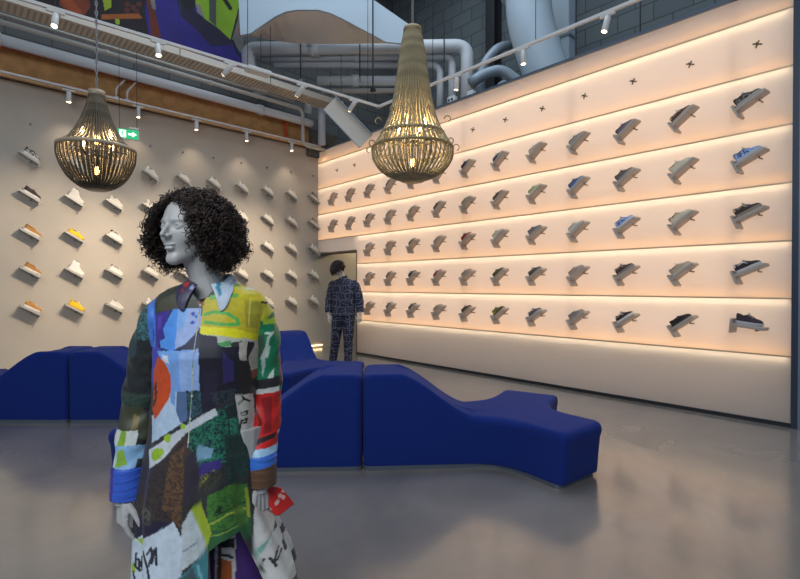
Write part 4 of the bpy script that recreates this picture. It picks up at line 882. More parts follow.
# ---------------------------------------------------------------- foreground mannequin in the printed shirt dress
PXM = 318.0; PX0 = 203.0
A = lambda u, v: (130+u/5.333, 280+v/5.333)
B = lambda u, v: (110+u/4.706, 350+v/4.706)
Cc = lambda u, v: (110+u/4.167, 440+v/4.167)
def PA(*q): return [A(*p) for p in q]
def PB(*q): return [B(*p) for p in q]
def PC(*q): return [Cc(*p) for p in q]
BODY_PRINT = [
 ('p', [(100, 260), (320, 260), (320, 640), (100, 640)], (52, 50, 54)),
 # shoulder yoke
 ('p', PA((60, 60), (250, -20), (300, 60), (330, 100), (392, 85), (398, 150), (330, 156), (220, 162), (110, 185)), (58, 62, 54)),
 ('p', PA((150, 110), (270, 60), (330, 120), (250, 160), (140, 170)), (78, 76, 60)), ('p', PA((360, 92), (395, 84), (397, 150), (368, 140)), (150, 98, 58)),
 ('p', PA((268, 20), (290, 10), (300, 45), (275, 50)), (190, 60, 40)),
 # blue strip with a scribbled face
 ('p', PA((40, 100), (112, 95), (128, 190), (142, 372), (90, 365), (40, 330)), (72, 124, 214)),
 ('s', PA((85, 190), (108, 180), (118, 210), (100, 240), (84, 225), (85, 190)), 1.0, (34, 52, 120)), ('s', PA((88, 280), (110, 260), (122, 300), (112, 335), (92, 320)), 1.1, (34, 52, 120)), ('s', PA((96, 240), (104, 275)), .9, (34, 52, 120)),
 ('p', PA((128, 185), (222, 162), (190, 262), (192, 300), (165, 345), (170, 440), (92, 440), (92, 366), (142, 372)), (66, 52, 150)),
 ('p', PA((150, 200), (180, 190), (172, 260), (150, 270)), (92, 70, 168)),
 ('p', PA((236, 158), (266, 155), (262, 380), (180, 364), (168, 330), (200, 310), (186, 264)), (84, 150, 232)), ('p', PA((266, 155), (388, 152), (388, 262), (340, 335), (262, 380)), (158, 180, 226)),
 ('p', PA((266, 152), (320, 152), (300, 250), (266, 270)), (128, 176, 236)), ('b', A(345, 182), 2.0, (44, 70, 190)), ('b', A(345, 228), 2.0, (44, 70, 190)), ('b', A(362, 195), 1.6, (60, 110, 220)),
 ('p', PA((165, 386), (168, 358), (248, 374), (318, 338), (386, 258), (388, 305), (322, 376), (242, 396)), (34, 40, 74)),
 # yellow half
 ('p', PA((398, 95), (440, 92), (505, 20), (620, 10), (760, 80), (760, 260), (664, 335), (388, 256)), (206, 190, 44)),
 ('p', PA((500, 20), (570, 10), (560, 36), (510, 44)), (120, 170, 70)), ('p', PA((590, 40), (690, 45), (680, 60), (600, 56)), (206, 214, 196)),
 ('p', PA((600, 110), (690, 120), (660, 270), (610, 260)), (176, 166, 52)), ('s', PA((432, 96), (480, 84), (556, 86)), 2.2, (112, 180, 76)),
 ('s', PA((404, 186), (450, 172), (520, 182), (566, 214), (576, 240), (500, 240), (412, 226)), 1.7, (96, 184, 84)), ('p', PA((676, 118), (712, 126), (706, 136), (680, 132)), (60, 60, 44)),
 ('s', PA((628, 100), (622, 250)), .7, (224, 208, 90)),
 ('p', PA((388, 246), (560, 264), (668, 304), (668, 350), (600, 324), (500, 300), (388, 288)), (238, 228, 30)),
 ('p', PA((388, 288), (500, 300), (600, 324), (596, 440), (560, 392), (480, 350), (462, 312), (400, 300)), (188, 194, 178)), ('p', PA((462, 338), (540, 326), (544, 352), (480, 364)), (84, 160, 96)),
 ('p', PA((536, 340), (594, 330), (594, 440), (556, 400)), (58, 56, 52)),
 ('p', PA((594, 312), (670, 345), (690, 440), (590, 440)), (206, 198, 182)), ('p', PA((612, 336), (646, 346), (640, 440), (612, 440)), (36, 34, 36)),
 # dark heart of the front
 ('p', PA((390, 290), (470, 302), (480, 346), (556, 392), (590, 440), (388, 440)), (38, 34, 56)), ('p', PB((436, -20), (604, -10), (625, 100), (602, 222), (500, 268), (440, 300)), (33, 31, 46)),
 ('p', PB((540, 10), (584, 60), (582, 152), (536, 160)), (54, 46, 104)), ('p', PB((450, 90), (520, 100), (510, 220), (450, 250)), (40, 36, 58)), ('n', PB((480, 200), (590, 190), (590, 240), (500, 262)), (54, 64, 70), (30, 30, 44)),
 ('p', PB((598, 30), (668, 90), (656, 236), (598, 230)), (40, 36, 36)), ('p', PB((640, 50), (662, 0), (680, 20), (676, 120), (656, 160)), (196, 186, 170)), ('p', PB((650, 116), (674, 112), (670, 158), (652, 160)), (158, 64, 36)),
 ('p', PB((604, -30), (640, -30), (628, 60), (606, 50)), (200, 192, 178)),
 # light blue column and the orange oval
 ('p', PB((150, -10), (250, -10), (290, 60), (206, 140), (180, 240), (190, 20)), (70, 74, 178)), ('p', PB((228, 6), (436, -8), (436, 186), (330, 192), (300, 240), (280, 60)), (118, 166, 230)), ('p', PB((345, 10), (436, -8), (436, 186), (350, 186)), (150, 182, 232)),
 ('p', PB((304, 190), (332, 190), (332, 282), (360, 334), (200, 445), (196, 320), (268, 262)), (182, 204, 226)), ('p', PB((300, 60), (330, 56), (326, 260), (304, 240)), (120, 160, 214)),
 ('p', PB((262, 20), (296, 26), (300, 60), (270, 50)), (206, 214, 220)),
 ('p', PB((334, 188), (380, 188), (382, 322), (350, 334), (330, 280)), (86, 112, 150)), ('n', PB((376, 186), (440, 186), (444, 292), (384, 322)), (36, 46, 58), (60, 100, 110)),
 ('p', PB((238, 32), (266, 42), (290, 74), (306, 116), (306, 190), (294, 226), (268, 264), (238, 310), (214, 332), (200, 290), (202, 196), (206, 110)), (206, 78, 28)),
 ('s', PB((212, 190), (222, 160), (216, 220), (226, 200)), 1.2, (70, 40, 30)), ('s', PB((206, 270), (220, 240), (210, 250), (224, 226)), 1.2, (70, 40, 30)),
 # jungle, bands
 ('n', PB((384, 330), (520, 280), (600, 250), (620, 380), (640, 530), (400, 530)), (44, 122, 92), (22, 40, 54)), ('p', PB((540, 280), (600, 250), (640, 540), (560, 540), (556, 340)), (34, 50, 50)),
 ('n', PB((560, 330), (596, 330), (606, 420), (566, 430)), (60, 140, 110), (30, 48, 50)),
 ('p', PB((430, 440), (500, 460), (490, 500), (410, 512)), (120, 160, 186)), ('p', PC((384, 92), (470, 74), (474, 122), (388, 138)), (60, 46, 120)), ('n', PC((390, 140), (450, 112), (450, 170), (392, 176)), (130, 126, 60), (40, 40, 44)),
 ('p', PB((290, 440), (372, 380), (420, 530), (290, 530)), (70, 56, 54)),
 ('p', PB((502, 272), (514, 304), (372, 384), (274, 500), (196, 560), (186, 480), (330, 376), (430, 312)), (204, 210, 216)),
 ('b', B(240, 482), 5.2, (150, 190, 40)), ('b', B(228, 494), 4.2, (150, 190, 40)), ('b', B(262, 470), 3.2, (160, 196, 60)), ('b', B(290, 408), 3.6, (154, 192, 44)), ('b', B(364, 350), 2.6, (160, 200, 60)), ('b', B(300, 396), 2, (160, 200, 60)),
 ('p', PB((584, 222), (652, 234), (658, 340), (644, 492), (616, 520), (600, 372)), (214, 210, 200)),
 ('s', PB((598, 268), (622, 250), (640, 268)), .9, (44, 44, 46)), ('s', PB((612, 236), (622, 250)), .9, (44, 44, 46)), ('s', PB((606, 318), (632, 312), (630, 330), (612, 330)), .8, (44, 44, 46)), ('s', PB((606, 360), (630, 348), (626, 372), (610, 366)), .8, (44, 44, 46)), ('s', PB((602, 392), (608, 352)), .8, (44, 44, 46)),
 # great dark diagonal
 ('n', PC((322, -10), (334, 80), (332, 330), (300, 306), (118, 414), (122, 240), (200, 118), (282, 40)), (48, 40, 44), (66, 56, 48)), ('n', PC((270, 60), (330, 10), (332, 330), (300, 306), (250, 250)), (104, 76, 50), (62, 48, 40)),
 ('p', PC((120, 320), (240, 300), (300, 306), (118, 416)), (38, 34, 58)), ('n', PC((160, 270), (200, 256), (206, 320), (170, 330)), (90, 88, 80), (40, 36, 44)), ('p', PC((240, 336), (256, 322), (262, 330), (246, 346)), (120, 130, 150)),
 ('p', PC((332, 60), (372, 30), (388, 140), (380, 200), (336, 230)), (52, 46, 56)),
 ('p', PC((332, 320), (332, 250), (420, 206), (480, 178), (566, 168), (572, 214), (500, 190), (430, 214), (362, 262)), (48, 50, 46)), ('n', PC((480, -10), (560, -10), (566, 170), (490, 190)), (30, 48, 46), (44, 70, 60)),
 ('n', PC((386, 206), (470, 176), (480, 110), (430, 130)), (64, 64, 48), (40, 44, 44)),
 ('n', PC((424, 214), (500, 188), (566, 212), (580, 350), (588, 410), (520, 404), (430, 424)), (72, 124, 46), (52, 96, 42)), ('p', PC((430, 340), (500, 350), (585, 340), (588, 412), (430, 430)), (44, 92, 52)),
 ('s', PC((440, 320), (500, 300), (570, 310)), .9, (150, 170, 60)), ('s', PC((450, 290), (560, 282)), .7, (36, 70, 36)), ('s', PC((560, 230), (574, 340)), 1.4, (150, 160, 44)), ('s', PC((436, 366), (570, 352)), .7, (120, 150, 60)), ('p', PC((452, 284), (470, 256), (480, 270), (476, 286)), (34, 52, 34)),
 ('p', PC((358, 262), (398, 238), (448, 350), (430, 410)), (152, 172, 44)),
 ('p', PC((332, 318), (360, 264), (430, 404), (400, 440), (344, 480), (332, 530)), (186, 196, 200)), ('s', PC((345, 410), (420, 370)), .7, (120, 130, 140)),
 ('p', PC((60, 420), (120, 412), (300, 304), (338, 372), (332, 520), (180, 600), (60, 620)), (198, 212, 224)),
 ('p', PC((120, 412), (160, 404), (190, 450), (170, 446)), (158, 190, 44)), ('p', PC((108, 500), (124, 540), (110, 556), (100, 530)), (158, 190, 44)),
 ('s', PC((176, 428), (200, 476), (214, 528)), 1.3, (44, 48, 60)), ('s', PC((206, 470), (226, 410)), 1.1, (44, 48, 60)), ('s', PC((196, 430), (214, 404), (220, 460), (236, 400), (240, 460)), 1.1, (44, 48, 60)),
 ('s', PC((122, 470), (118, 520), (140, 536), (132, 490), (156, 534), (150, 480), (176, 520)), 1.3, (44, 48, 60)), ('s', PC((110, 545), (124, 600)), 1.3, (44, 48, 60)),
 ('p', PC((180, 600), (332, 510), (420, 424), (434, 420), (440, 640), (160, 660)), (64, 124, 132)), ('p', PC((330, 530), (380, 470), (430, 600), (340, 640)), (64, 84, 90)), ('p', PC((200, 590), (326, 528), (330, 545), (220, 610)), (120, 180, 190)), ('s', PC((400, 470), (425, 560)), 1.2, (110, 170, 180)),
 # right hand back panel
 ('p', PC((588, 60), (700, 60), (770, 660), (600, 660)), (206, 206, 200)), ('p', PC((668, 396), (704, 366), (722, 426), (668, 448)), (36, 84, 60)), ('p', PC((598, 480), (668, 440), (640, 480), (606, 510)), (120, 170, 160)),
 ('s', PC((640, 520), (618, 545), (640, 560), (625, 545)), 1.3, (50, 50, 54)), ('s', PC((664, 520), (690, 555)), 1.2, (50, 50, 54)), ('s', PC((688, 510), (678, 540), (700, 530)), 1.2, (50, 50, 54)), ('s', PC((706, 505), (718, 540)), 1.2, (50, 50, 54)), ('s', PC((718, 500), (736, 536)), 1.2, (50, 50, 54)),
]
SLEEVE_L = [('n', [(80, 240), (180, 240), (180, 640), (80, 640)], (38, 42, 42), (26, 30, 32)),
 ('n', PA((-20, 90), (80, 90), (100, 330), (-20, 330)), (70, 118, 120), (36, 54, 60)), ('p', PA((66, 80), (120, 80), (136, 372), (94, 366)), (72, 124, 214)), ('p', PB((60, -90), (110, -90), (100, 40), (60, 60)), (44, 62, 66)),
 ('n', PB((20, 216), (200, 236), (200, 300), (20, 290)), (50, 72, 58), (36, 48, 42)), ('p', PB((20, 280), (130, 290), (190, 460), (20, 400)), (62, 66, 46)), ('p', PB((90, 320), (120, 340), (110, 400), (84, 390)), (120, 104, 54)), ('s', PB((50, 268), (185, 240)), .7, (28, 50, 42)),
 ('p', PB((0, 398), (118, 398), (112, 470), (0, 520)), (206, 212, 208)), ('p', PB((40, 398), (66, 400), (60, 500), (10, 520), (30, 440)), (132, 172, 50)),
 ('p', PC((-30, 40), (106, 36), (164, 50), (160, 104), (90, 134), (-30, 130)), (134, 178, 214)), ('p', PC((-10, 70), (50, 60), (60, 110), (0, 132)), (188, 208, 196)), ('p', PC((26, 60), (52, 50), (70, 112), (18, 126)), (136, 176, 60)),
 ('p', PC((106, 96), (180, 96), (170, 140), (100, 140)), (48, 50, 56)), ('p', PC((-40, 128), (180, 132), (180, 330), (-40, 330)), (54, 96, 204)), ('p', PC((-40, 128), (22, 130), (16, 330), (-40, 330)), (62, 48, 150))]
SLEEVE_R = [('n', [(220, 240), (320, 240), (320, 640), (220, 640)], (14, 132, 84), (24, 116, 80)),
 ('p', PA((640, 60), (740, 84), (756, 150), (700, 240), (640, 200)), (190, 186, 46)), ('p', PA((752, 110), (790, 140), (790, 190), (750, 170)), (206, 206, 190)), ('p', PA((700, 220), (790, 210), (790, 252), (690, 250)), (168, 200, 44)),
 ('p', PA((640, 330), (700, 300), (690, 440), (640, 440)), (60, 84, 60)), ('s', PA((700, 440), (720, 330), (742, 300)), 1.4, (188, 206, 190)), ('s', PA((712, 440), (724, 380)), 1.0, (188, 206, 190)), ('s', PA((706, 300), (735, 306)), 1.2, (210, 220, 206)),
 ('p', PB((690, 60), (716, 0), (712, 100), (696, 170)), (176, 190, 186)), ('p', PB((730, 150), (752, 120), (750, 180), (716, 184)), (206, 212, 206)), ('p', PB((774, 0), (800, 0), (800, 180), (776, 190)), (150, 40, 60)),
 ('p', PB((630, 182), (790, 160), (790, 222), (630, 234)), (42, 42, 44)), ('p', PB((630, 230), (775, 216), (775, 244), (630, 254)), (212, 210, 206)), ('p', PB((630, 252), (800, 240), (800, 540), (630, 540)), (204, 34, 28)),
 ('p', PB((690, 270), (742, 262), (742, 440), (700, 446), (712, 380)), (146, 26, 30)), ('s', PB((668, 330), (690, 380), (680, 440)), 1.6, (110, 22, 26)), ('p', PB((625, 500), (690, 460), (760, 446), (758, 470), (690, 486), (640, 520)), (40, 30, 34)),
 ('p', PB((770, 440), (800, 440), (800, 520), (772, 520)), (214, 210, 204)),
 ('p', PC((556, 82), (700, 74), (700, 112), (556, 118)), (160, 200, 226)), ('p', PC((556, 112), (700, 104), (700, 148), (556, 170)), (56, 112, 206)), ('p', PC((556, 166), (700, 144), (700, 330), (556, 330)), (96, 68, 48))]
TROUSER = [('p', [(80, 400), (320, 400), (320, 900), (80, 900)], (66, 40, 108)), ('p', PC((420, 400), (516, 400), (512, 720), (420, 720)), (206, 204, 204)), ('p', PC((430, 440), (512, 446), (512, 486), (430, 480)), (34, 32, 36)), ('s', PC((455, 520), (480, 516), (500, 528)), 1.6, (34, 32, 36)), ('p', PC((436, 530), (500, 545), (496, 640), (430, 640)), (176, 92, 40)),
 ('p', PC((438, 400), (456, 420), (452, 640), (436, 640)), (40, 36, 40)), ('s', PC((590, 420), (575, 450), (596, 446), (578, 480), (600, 476), (582, 520), (604, 512), (590, 560)), .9, (36, 24, 60)), ('p', PC((516, 400), (600, 400), (620, 720), (512, 720)), (72, 42, 118))]
def paint(u, v, shapes, seed=0):
    C = np.zeros((u.size, 3)); n1 = vnoise(u, v, 5.0, seed+1)*.6+vnoise(u, v, 2.2, seed+2)*.4; n2 = vnoise(u, v, 1.6, seed+5)*.55+vnoise(u, v*1.7, .9, seed+4)*.45
    uw = u+.6*(vnoise(u, v, 3, 7)-.5); vw = v+.6*(vnoise(u, v, 3, 8)-.5)
    for sh in shapes:
        if sh[0] == 'p': C[inpoly(uw, vw, sh[1])] = lin(sh[2])
        elif sh[0] == 'n':
            k = inpoly(uw, vw, sh[1]); f = np.clip((n2-.42)/.2, 0, 1)[:, None]; C[k] = (lin(sh[2])*(1-f)+lin(sh[3])*f)[k]
        elif sh[0] == 's': C[nearline(u, v, sh[1], sh[2])] = lin(sh[3])
        elif sh[0] == 'b': C[(uw-sh[1][0])**2+(vw-sh[1][1])**2 < sh[2]**2] = lin(sh[3])
    return C*(.84+.32*n1)[:, None]
def print_on(me, shapes, dx=0.0, k=1.0, back=True):
    co = np.zeros(len(me.vertices)*3, np.float32); me.vertices.foreach_get('co', co); co = co.reshape(-1, 3).astype(float)
    x = co[:, 0]; u = PX0+(x+dx)*PXM*k; v = HOR+(H-co[:, 2])*PXM*k
    set_print(me, paint(u, v, shapes))
m_manq = mat('mannequin_grey', (182, 182, 180), .38, spec=.45)
m_silk = mat_print('printed_silk', .42, .1, .45)
MY = math.radians(8)
MO = W(-.62, 1.56, 0)
mq = thing('mannequin', 'mannequin in a multicoloured printed shirt dress with a dark curly wig, in front', 'mannequin', tuple(MO), MY-YAW, 'shop mannequins')
HC = (-.058, -.012, 1.600); HY = math.radians(31)           # the head turns to its right
def headmat(yaw, pitch=0.0, roll=0.0):
    return Matrix.Rotation(-yaw, 3, 'Z') @ Matrix.Rotation(PI, 3, 'Z') @ Matrix.Rotation(pitch, 3, 'X') @ Matrix.Rotation(roll, 3, 'Y')
HM = headmat(HY)
J = dict(neck0=(0, .012, 1.385), neck1=(-.018, .006, 1.45), chest=(0, .005, 1.23), waist=(0, 0, 1.06), pelvis=(0, .005, .93), shL=(-.138, .012, 1.335), shR=(.140, .012, 1.335),
 elL=(-.205, .045, 1.06), elR=(.167, .04, 1.06), wrL=(-.246, -.055, .765), wrR=(.160, -.05, .775), hpL=(-.085, 0, .90), hpR=(.085, 0, .90), knL=(-.092, -.01, .50), knR=(.092, -.01, .50), anL=(-.10, .02, .115), anR=(.10, .02, .115), ftL=(-.13, -.11, .045), ftR=(.13, -.11, .045))
hd = {'L': ((.02, -.10, -1), (.75, .6, 0), (.4, -1, 0)), 'R': ((.03, -.05, -1), (-.7, .6, 0), (-.5, -1, 0)), 'curl': .95}
body('body', mq, m_manq, J, HC, HM, .0019, hd, .92)
# dress body
zs = np.concatenate([np.linspace(1.432, 1.33, 44, endpoint=False), np.linspace(1.33, .40, 300)]); t_ = lambda a: np.interp(zs, *zip(*sorted(a)))
cx = t_([(1.45, .0), (1.40, .004), (1.33, .003), (1.2, -.006), (.965, -.020), (.74, -.030), (.5, .022), (.38, .03)])
rx = t_([(1.432, .060), (1.420, .098), (1.408, .130), (1.390, .158), (1.365, .176), (1.33, .180), (1.25, .164), (1.1, .158), (.965, .160), (.74, .186), (.5, .240), (.38, .262)])
ry = t_([(1.432, .062), (1.415, .076), (1.40, .086), (1.38, .096), (1.33, .108), (1.2, .132), (1.1, .122), (.965, .128), (.74, .165), (.5, .215), (.38, .235)])
cy = t_([(1.45, .006), (1.33, .004), (1.2, -.006), (.9, 0), (.38, .0)])
def fold(ph, f, z):
    a = .008+.085*np.clip((1.12-z)/.7, 0, 1)**1.3
    return a*(.62*np.cos(7*ph+1.1+1.5*(1.1-z))+.38*np.cos(11*ph+.4-2*(1.1-z))+.25*np.cos(17*ph+2.0))+.006*np.sin(z*55+3*np.cos(2*ph))*np.clip((1.34-z)/.1, 0, 1)*np.clip(1.1-abs(z-1.05)*2, 0, 1)
R_, ph = rows_mesh('dress', zs, cx, cy, rx, ry, 420, fold, shape=2.15)
hemz = np.interp((ph+PI/2+PI) % (2*PI)-PI, [-PI, -1.0, .06, .20, .36, .70, .80, .92, PI], [.42, .43, .44, .64, .665, .675, .58, .43, .42])   # angle from the front
top = 1.33; Zc = R_[:, :, 2]; k = (Zc < top); R_[:, :, 2] = np.where(k, top-(top-Zc)*((top-hemz)[None, :]/(top-.40)), Zc)
# re-evaluate flare at the lifted hem
for j in range(R_.shape[1]):
    z_ = R_[:, j, 2]; base = np.interp(-z_, -zs, np.arange(len(zs))); i0 = np.floor(base).astype(int); f = base-i0; i1 = np.minimum(i0+1, len(zs)-1)
    if j == 0: SRC = rows_mesh('s', zs, cx, cy, rx, ry, 420, fold, shape=2.15)[0]
    R_[:, j, 0] = SRC[i0, j, 0]*(1-f)+SRC[i1, j, 0]*f; R_[:, j, 1] = SRC[i0, j, 1]*(1-f)+SRC[i1, j, 1]*f
me = gridmesh('dress', R_, True); KD = DRESS_K; print_on(me, BODY_PRINT, DRESS_DX, KD)
import bmesh
bm = bmesh.new(); bm.from_mesh(me); bm.faces.ensure_lookup_table()
kill = [f for f in bm.faces if (lambda c: c.y < 0 and c.z > 1.362 and abs(c.x+.004) < .046*(c.z-1.362)/.06)(f.calc_center_median())]
bmesh.ops.delete(bm, geom=kill, context='FACES'); bm.to_mesh(me); bm.free()
dress = obj('dress', me, m_silk, mq); sd = dress.modifiers.new('cloth', 'SOLIDIFY'); sd.thickness = .002; sd.offset = -1
def front_y(x, z):                                       # front surface of the dress
    i = int(np.argmin(abs(R_[:, 315, 2]-z))); row = R_[i]; m_ = row[:, 1] < cy[min(i, len(cy)-1)]
    xs, ys = row[m_, 0], row[m_, 1]; o = np.argsort(xs); return float(np.interp(x, xs[o], ys[o]))
# placket, buttons
pk = []; zz = np.linspace(1.362, .935, 90); xp = lambda z: -.004-.030*(1.395-z)/.46
for z in zz:
    x = xp(z); pk += [(x-.004, front_y(x-.004, z)-.0005, z), (x, front_y(x, z)-.003, z), (x+.004, front_y(x+.004, z)-.0005, z)]
b = MB().add(pk, [(3*i+q, 3*i+q+1, 3*i+4+q, 3*i+3+q) for i in range(len(zz)-1) for q in range(2)]); me = b.mesh('placket', True)
co = np.array(b.v); set_print(me, np.where((np.sin(co[:, 2]*40) > .2)[:, None], lin((196, 196, 170)), np.where((np.sin(co[:, 2]*23+1) > 0)[:, None], lin((120, 160, 110)), lin((150, 160, 190)))))
obj('placket', me, m_silk, mq)
for k in range(7):
    z = 1.36-.068*k; x = xp(z); MB().tube([(x+.001, front_y(x, z)-.002, z), (x+.001, front_y(x, z)-.0045, z)], .0032, 10).build('button', mat('button_pearl', (206, 204, 196), .3), mq)
# collar: stand and two pointed wings
def wing(sg, shapes):
    n, m_ = 26, 14; pts = []
    for i in range(n+1):
        a = i/n; ang = PI/2-sg*a*PI*.90                     # from the nape round to the front
        r0 = np.array((.058*math.cos(ang), .012+.060*math.sin(ang)))
        zt_ = 1.458-.034*sm(.45, 1, a); drop = .044+.040*sm(.5, 1.0, a); tip = sm(.62, 1, a)
        for j in range(m_+1):
            q = j/m_; x, y = r0*(1+.50*q*(1-.5*tip)); x += sg*.030*tip*q; z = zt_-drop*q+.010*math.sin(PI*q)
            if y < .02:
                xx = np.clip(x, -.15, .15); y = min(y, front_y(xx, min(z, 1.425))-.007-.004*(1-q)) if z < 1.43 and abs(x) < .12 else y
            pts.append((x, y, z))
    P = np.array(pts).reshape(n+1, m_+1, 3); me = gridmesh('collar', P); print_on(me, shapes, DRESS_DX, KD)
    o = obj('collar', me, m_silk, mq); s_ = o.modifiers.new('cloth', 'SOLIDIFY'); s_.thickness = .003; s_.offset = 0; s_ = o.modifiers.new('s', 'SUBSURF'); s_.levels = 1; s_.render_levels = 1
wing(-1, [('n', [(100, 240), (260, 240), (260, 330), (100, 330)], (44, 44, 74), (70, 60, 88)), ('b', (184, 284), 3.0, (190, 50, 44)), ('b', (192, 288), 2.2, (150, 160, 200)), ('b', (181, 291), 1.8, (170, 60, 60))])
wing(1, [('p', [(100, 240), (280, 240), (280, 330), (100, 330)], (190, 206, 222)), ('s', [(214, 276), (219, 294)], 1.9, (50, 140, 170)), ('s', [(225, 270), (228, 284)], 1.0, (120, 160, 190))])
# sleeves with cuffs
for nm, pts, rad, shp, sd_ in (('sleeve', [(-.112, .010, 1.362), (-.160, .014, 1.31), (-.19, .03, 1.19), (-.212, .042, 1.06), (-.227, .01, .93), (-.240, -.03, .83)], [.052, .068, .070, .068, .062, .047], SLEEVE_L, 1.0),
                             ('sleeve', [(.112, .010, 1.362), (.150, .014, 1.31), (.162, .03, 1.19), (.167, .04, 1.06), (.164, .015, .93), (.162, -.025, .845)], [.052, .064, .060, .057, .053, .045], SLEEVE_R, 2.3)):
    P = cloth_tube(pts, rad, 190, 150, .085, sd_); me = gridmesh('sleeve', P, True); print_on(me, shp, DRESS_DX, KD); o = obj('sleeve', me, m_silk, mq); s_ = o.modifiers.new('cloth', 'SOLIDIFY'); s_.thickness = .002; s_.offset = -1
    e = Vector(pts[-1]); d = Vector((-.01 if sd_ == 1.0 else -.03, -.03, -1)).normalized()
    P = cloth_tube([e-d*.022, e+d*.03, e+d*.073], [.049, .050, .050], 40, 110, .02, sd_); me = gridmesh('cuff', P, True); print_on(me, shp, DRESS_DX, KD); o = obj('cuff', me, m_silk, mq); s_ = o.modifiers.new('cloth', 'SOLIDIFY'); s_.thickness = .004; s_.offset = 0
# red knotted flap on the hip
fl = []
for i in range(25):
    for j in range(25):
        u, v = i/24*2-1, j/24*2-1; x = .207+.040*v*(1-.15*u)-.014*u; z = .712+.042*u*(1-.2*abs(v)); y = -.03+.016*math.sin(3*v+u)+.03*v*v
        fl.append((x, y, z))
P = np.array(fl).reshape(25, 25, 3); me = gridmesh('pocket_flap', P); C = np.tile(lin((196, 36, 30)), (625, 1)); q = P.reshape(-1, 3)
for (x, z) in ((.222, .72), (.232, .712), (.214, .706), (.192, .69), (.232, .735)): C[(q[:, 0]-x)**2+(q[:, 2]-z)**2 < .0065**2] = lin((230, 180, 170))
set_print(me, C); o = obj('pocket_flap', me, m_silk, mq); s_ = o.modifiers.new('cloth', 'SOLIDIFY'); s_.thickness = .004; o['label'] = 'red flap with white flowers'
# trousers under the hem
for sg in (-1, 1):
    P = cloth_tube([(sg*.062, .005, .84), (sg*.08, 0, .6), (sg*.10, .015, .13)], [.066, .082, .105], 220, 120, .05, sg*1.7); me = gridmesh('trouser_leg', P, True); print_on(me, TROUSER, DRESS_DX, KD); o = obj('trouser_leg', me, m_silk, mq); s_ = o.modifiers.new('cloth', 'SOLIDIFY'); s_.thickness = .002; s_.offset = -1
# curly wig
def wig():
    HMn = np.array(HM); hc = np.array(HC); N = NCURL; V = []; F = []; cnt = 0; M3 = 3; K = 20
    inv = HMn.T
    vc = np.array((-.042, .004, 1.594)); vr = np.array((.148, .140, .136))
    tries = 0
    while cnt < N and tries < N*12:
        tries += 1
        d = rng.normal(size=3); d /= np.linalg.norm(d); z = d[2]
        if z < -.86 or (z < .55 and rng.uniform() < .12): continue
        f = rng.uniform(.60, 1.0)**.7; p = vc+vr*d*f*(np.array((1.07, 1.05, 1)) if z < -.2 else 1)
        h = inv @ (p-hc)                                  # head coordinates: x side, y face, z up
        fw = np.interp(h[2], [-.2, -.1, -.03, .03, .07, .09], [.06, .064, .066, .054, .022, -.01]) if h[0] > 0 else np.interp(h[2], [-.2, -.1, -.03, .03, .07, .09], [.070, .080, .082, .074, .040, -.01])
        if h[1] > (.02 if h[0] > 0 else -.005) and abs(h[0]) < fw: continue
        if h[2] < -.125 and abs(h[0]) < .055: continue
        # part of the hair sits on the crown and falls outward and down
        dr = np.array((d[0]*.55, d[1]*.55, -.55+.55*max(0, z)*rng.uniform(0, 1.6)))+rng.normal(size=3)*.33; dr /= np.linalg.norm(dr)
        L_ = rng.uniform(.028, .062); rad = rng.uniform(.004, .009); turns = L_/.0135*rng.uniform(.8, 1.2); p0 = rng.uniform(0, 6.28); tr = rng.uniform(.0014, .0026)
        a = np.cross(dr, (.3, .5, .8)); a /= np.linalg.norm(a); b_ = np.cross(dr, a)
        t = np.linspace(0, 1, K); drop = np.array((0, 0, -.012))
        c = p+dr*L_*(t[:, None]-.4)+drop*(t**2)[:, None]+(a*np.cos(turns*6.283*t+p0)[:, None]+b_*np.sin(turns*6.283*t+p0)[:, None])*(rad*(.6+.5*t))[:, None]
        hh = (c-hc) @ HMn
        if np.any((hh[:, 1] > np.where(hh[:, 0] > 0, .03, .012)) & (np.where(hh[:, 0] > 0, np.abs(hh[:, 0]), np.abs(hh[:, 0])*.78) < np.interp(hh[:, 2], [-.2, -.1, -.03, .03, .07, .09], [.052, .058, .060, .048, .016, -.02]))): continue
        if np.any(c[:, 2] < 1.385+ .0): continue
        T = np.gradient(c, axis=0); T /= np.linalg.norm(T, axis=1)[:, None]; u = np.cross(T, dr+.01); u /= np.linalg.norm(u, axis=1)[:, None]+1e-9; w_ = np.cross(T, u)
        rr = tr*(1-.6*t**3); o = len(V)
        for i in range(K):
            for q in range(M3): an = 2*PI*q/M3; V.append(c[i]+(u[i]*math.cos(an)+w_[i]*math.sin(an))*rr[i])
        F += [(o+i*M3+q, o+i*M3+(q+1) % M3, o+(i+1)*M3+(q+1) % M3, o+(i+1)*M3+q) for i in range(K-1) for q in range(M3)]; cnt += 1
    mb = MB(); mb.v = [tuple(map(float, q)) for q in V]; mb.f = F
    return mb
m_hair = mat('dark_curls', (64, 48, 42), .45, spec=.5, var=.45, scale=30)
hair = wig().build('wig', m_hair, mq, True, False); hair['label'] = 'dark brown curly wig'
cap = MB(); cv = []; n, m_ = 40, 26                         # close cap under the curls
for i in range(m_+1):
    th = PI/2-i/m_*2.25
    for k in range(n):
        a = 2*PI*k/n; d = Vector((math.cos(th)*math.cos(a), math.cos(th)*math.sin(a), math.sin(th)))
        q = Vector((d.x*.092, d.y*.116-.016, d.z*.104+.030))
        if q.y > .0 and q.z < .088: q.y = min(q.y, .0+.0*q.z); q.x *= .93
        pass
        cv.append(Vector(HC)+HM @ q)
cap.add(cv, [(i*n+k, i*n+(k+1) % n, (i+1)*n+(k+1) % n, (i+1)*n+k) for i in range(m_) for k in range(n)]); cap.build('wig_cap', mat('dark_wig_cap', (34, 26, 23), 1.0, spec=.05), mq, True, False)
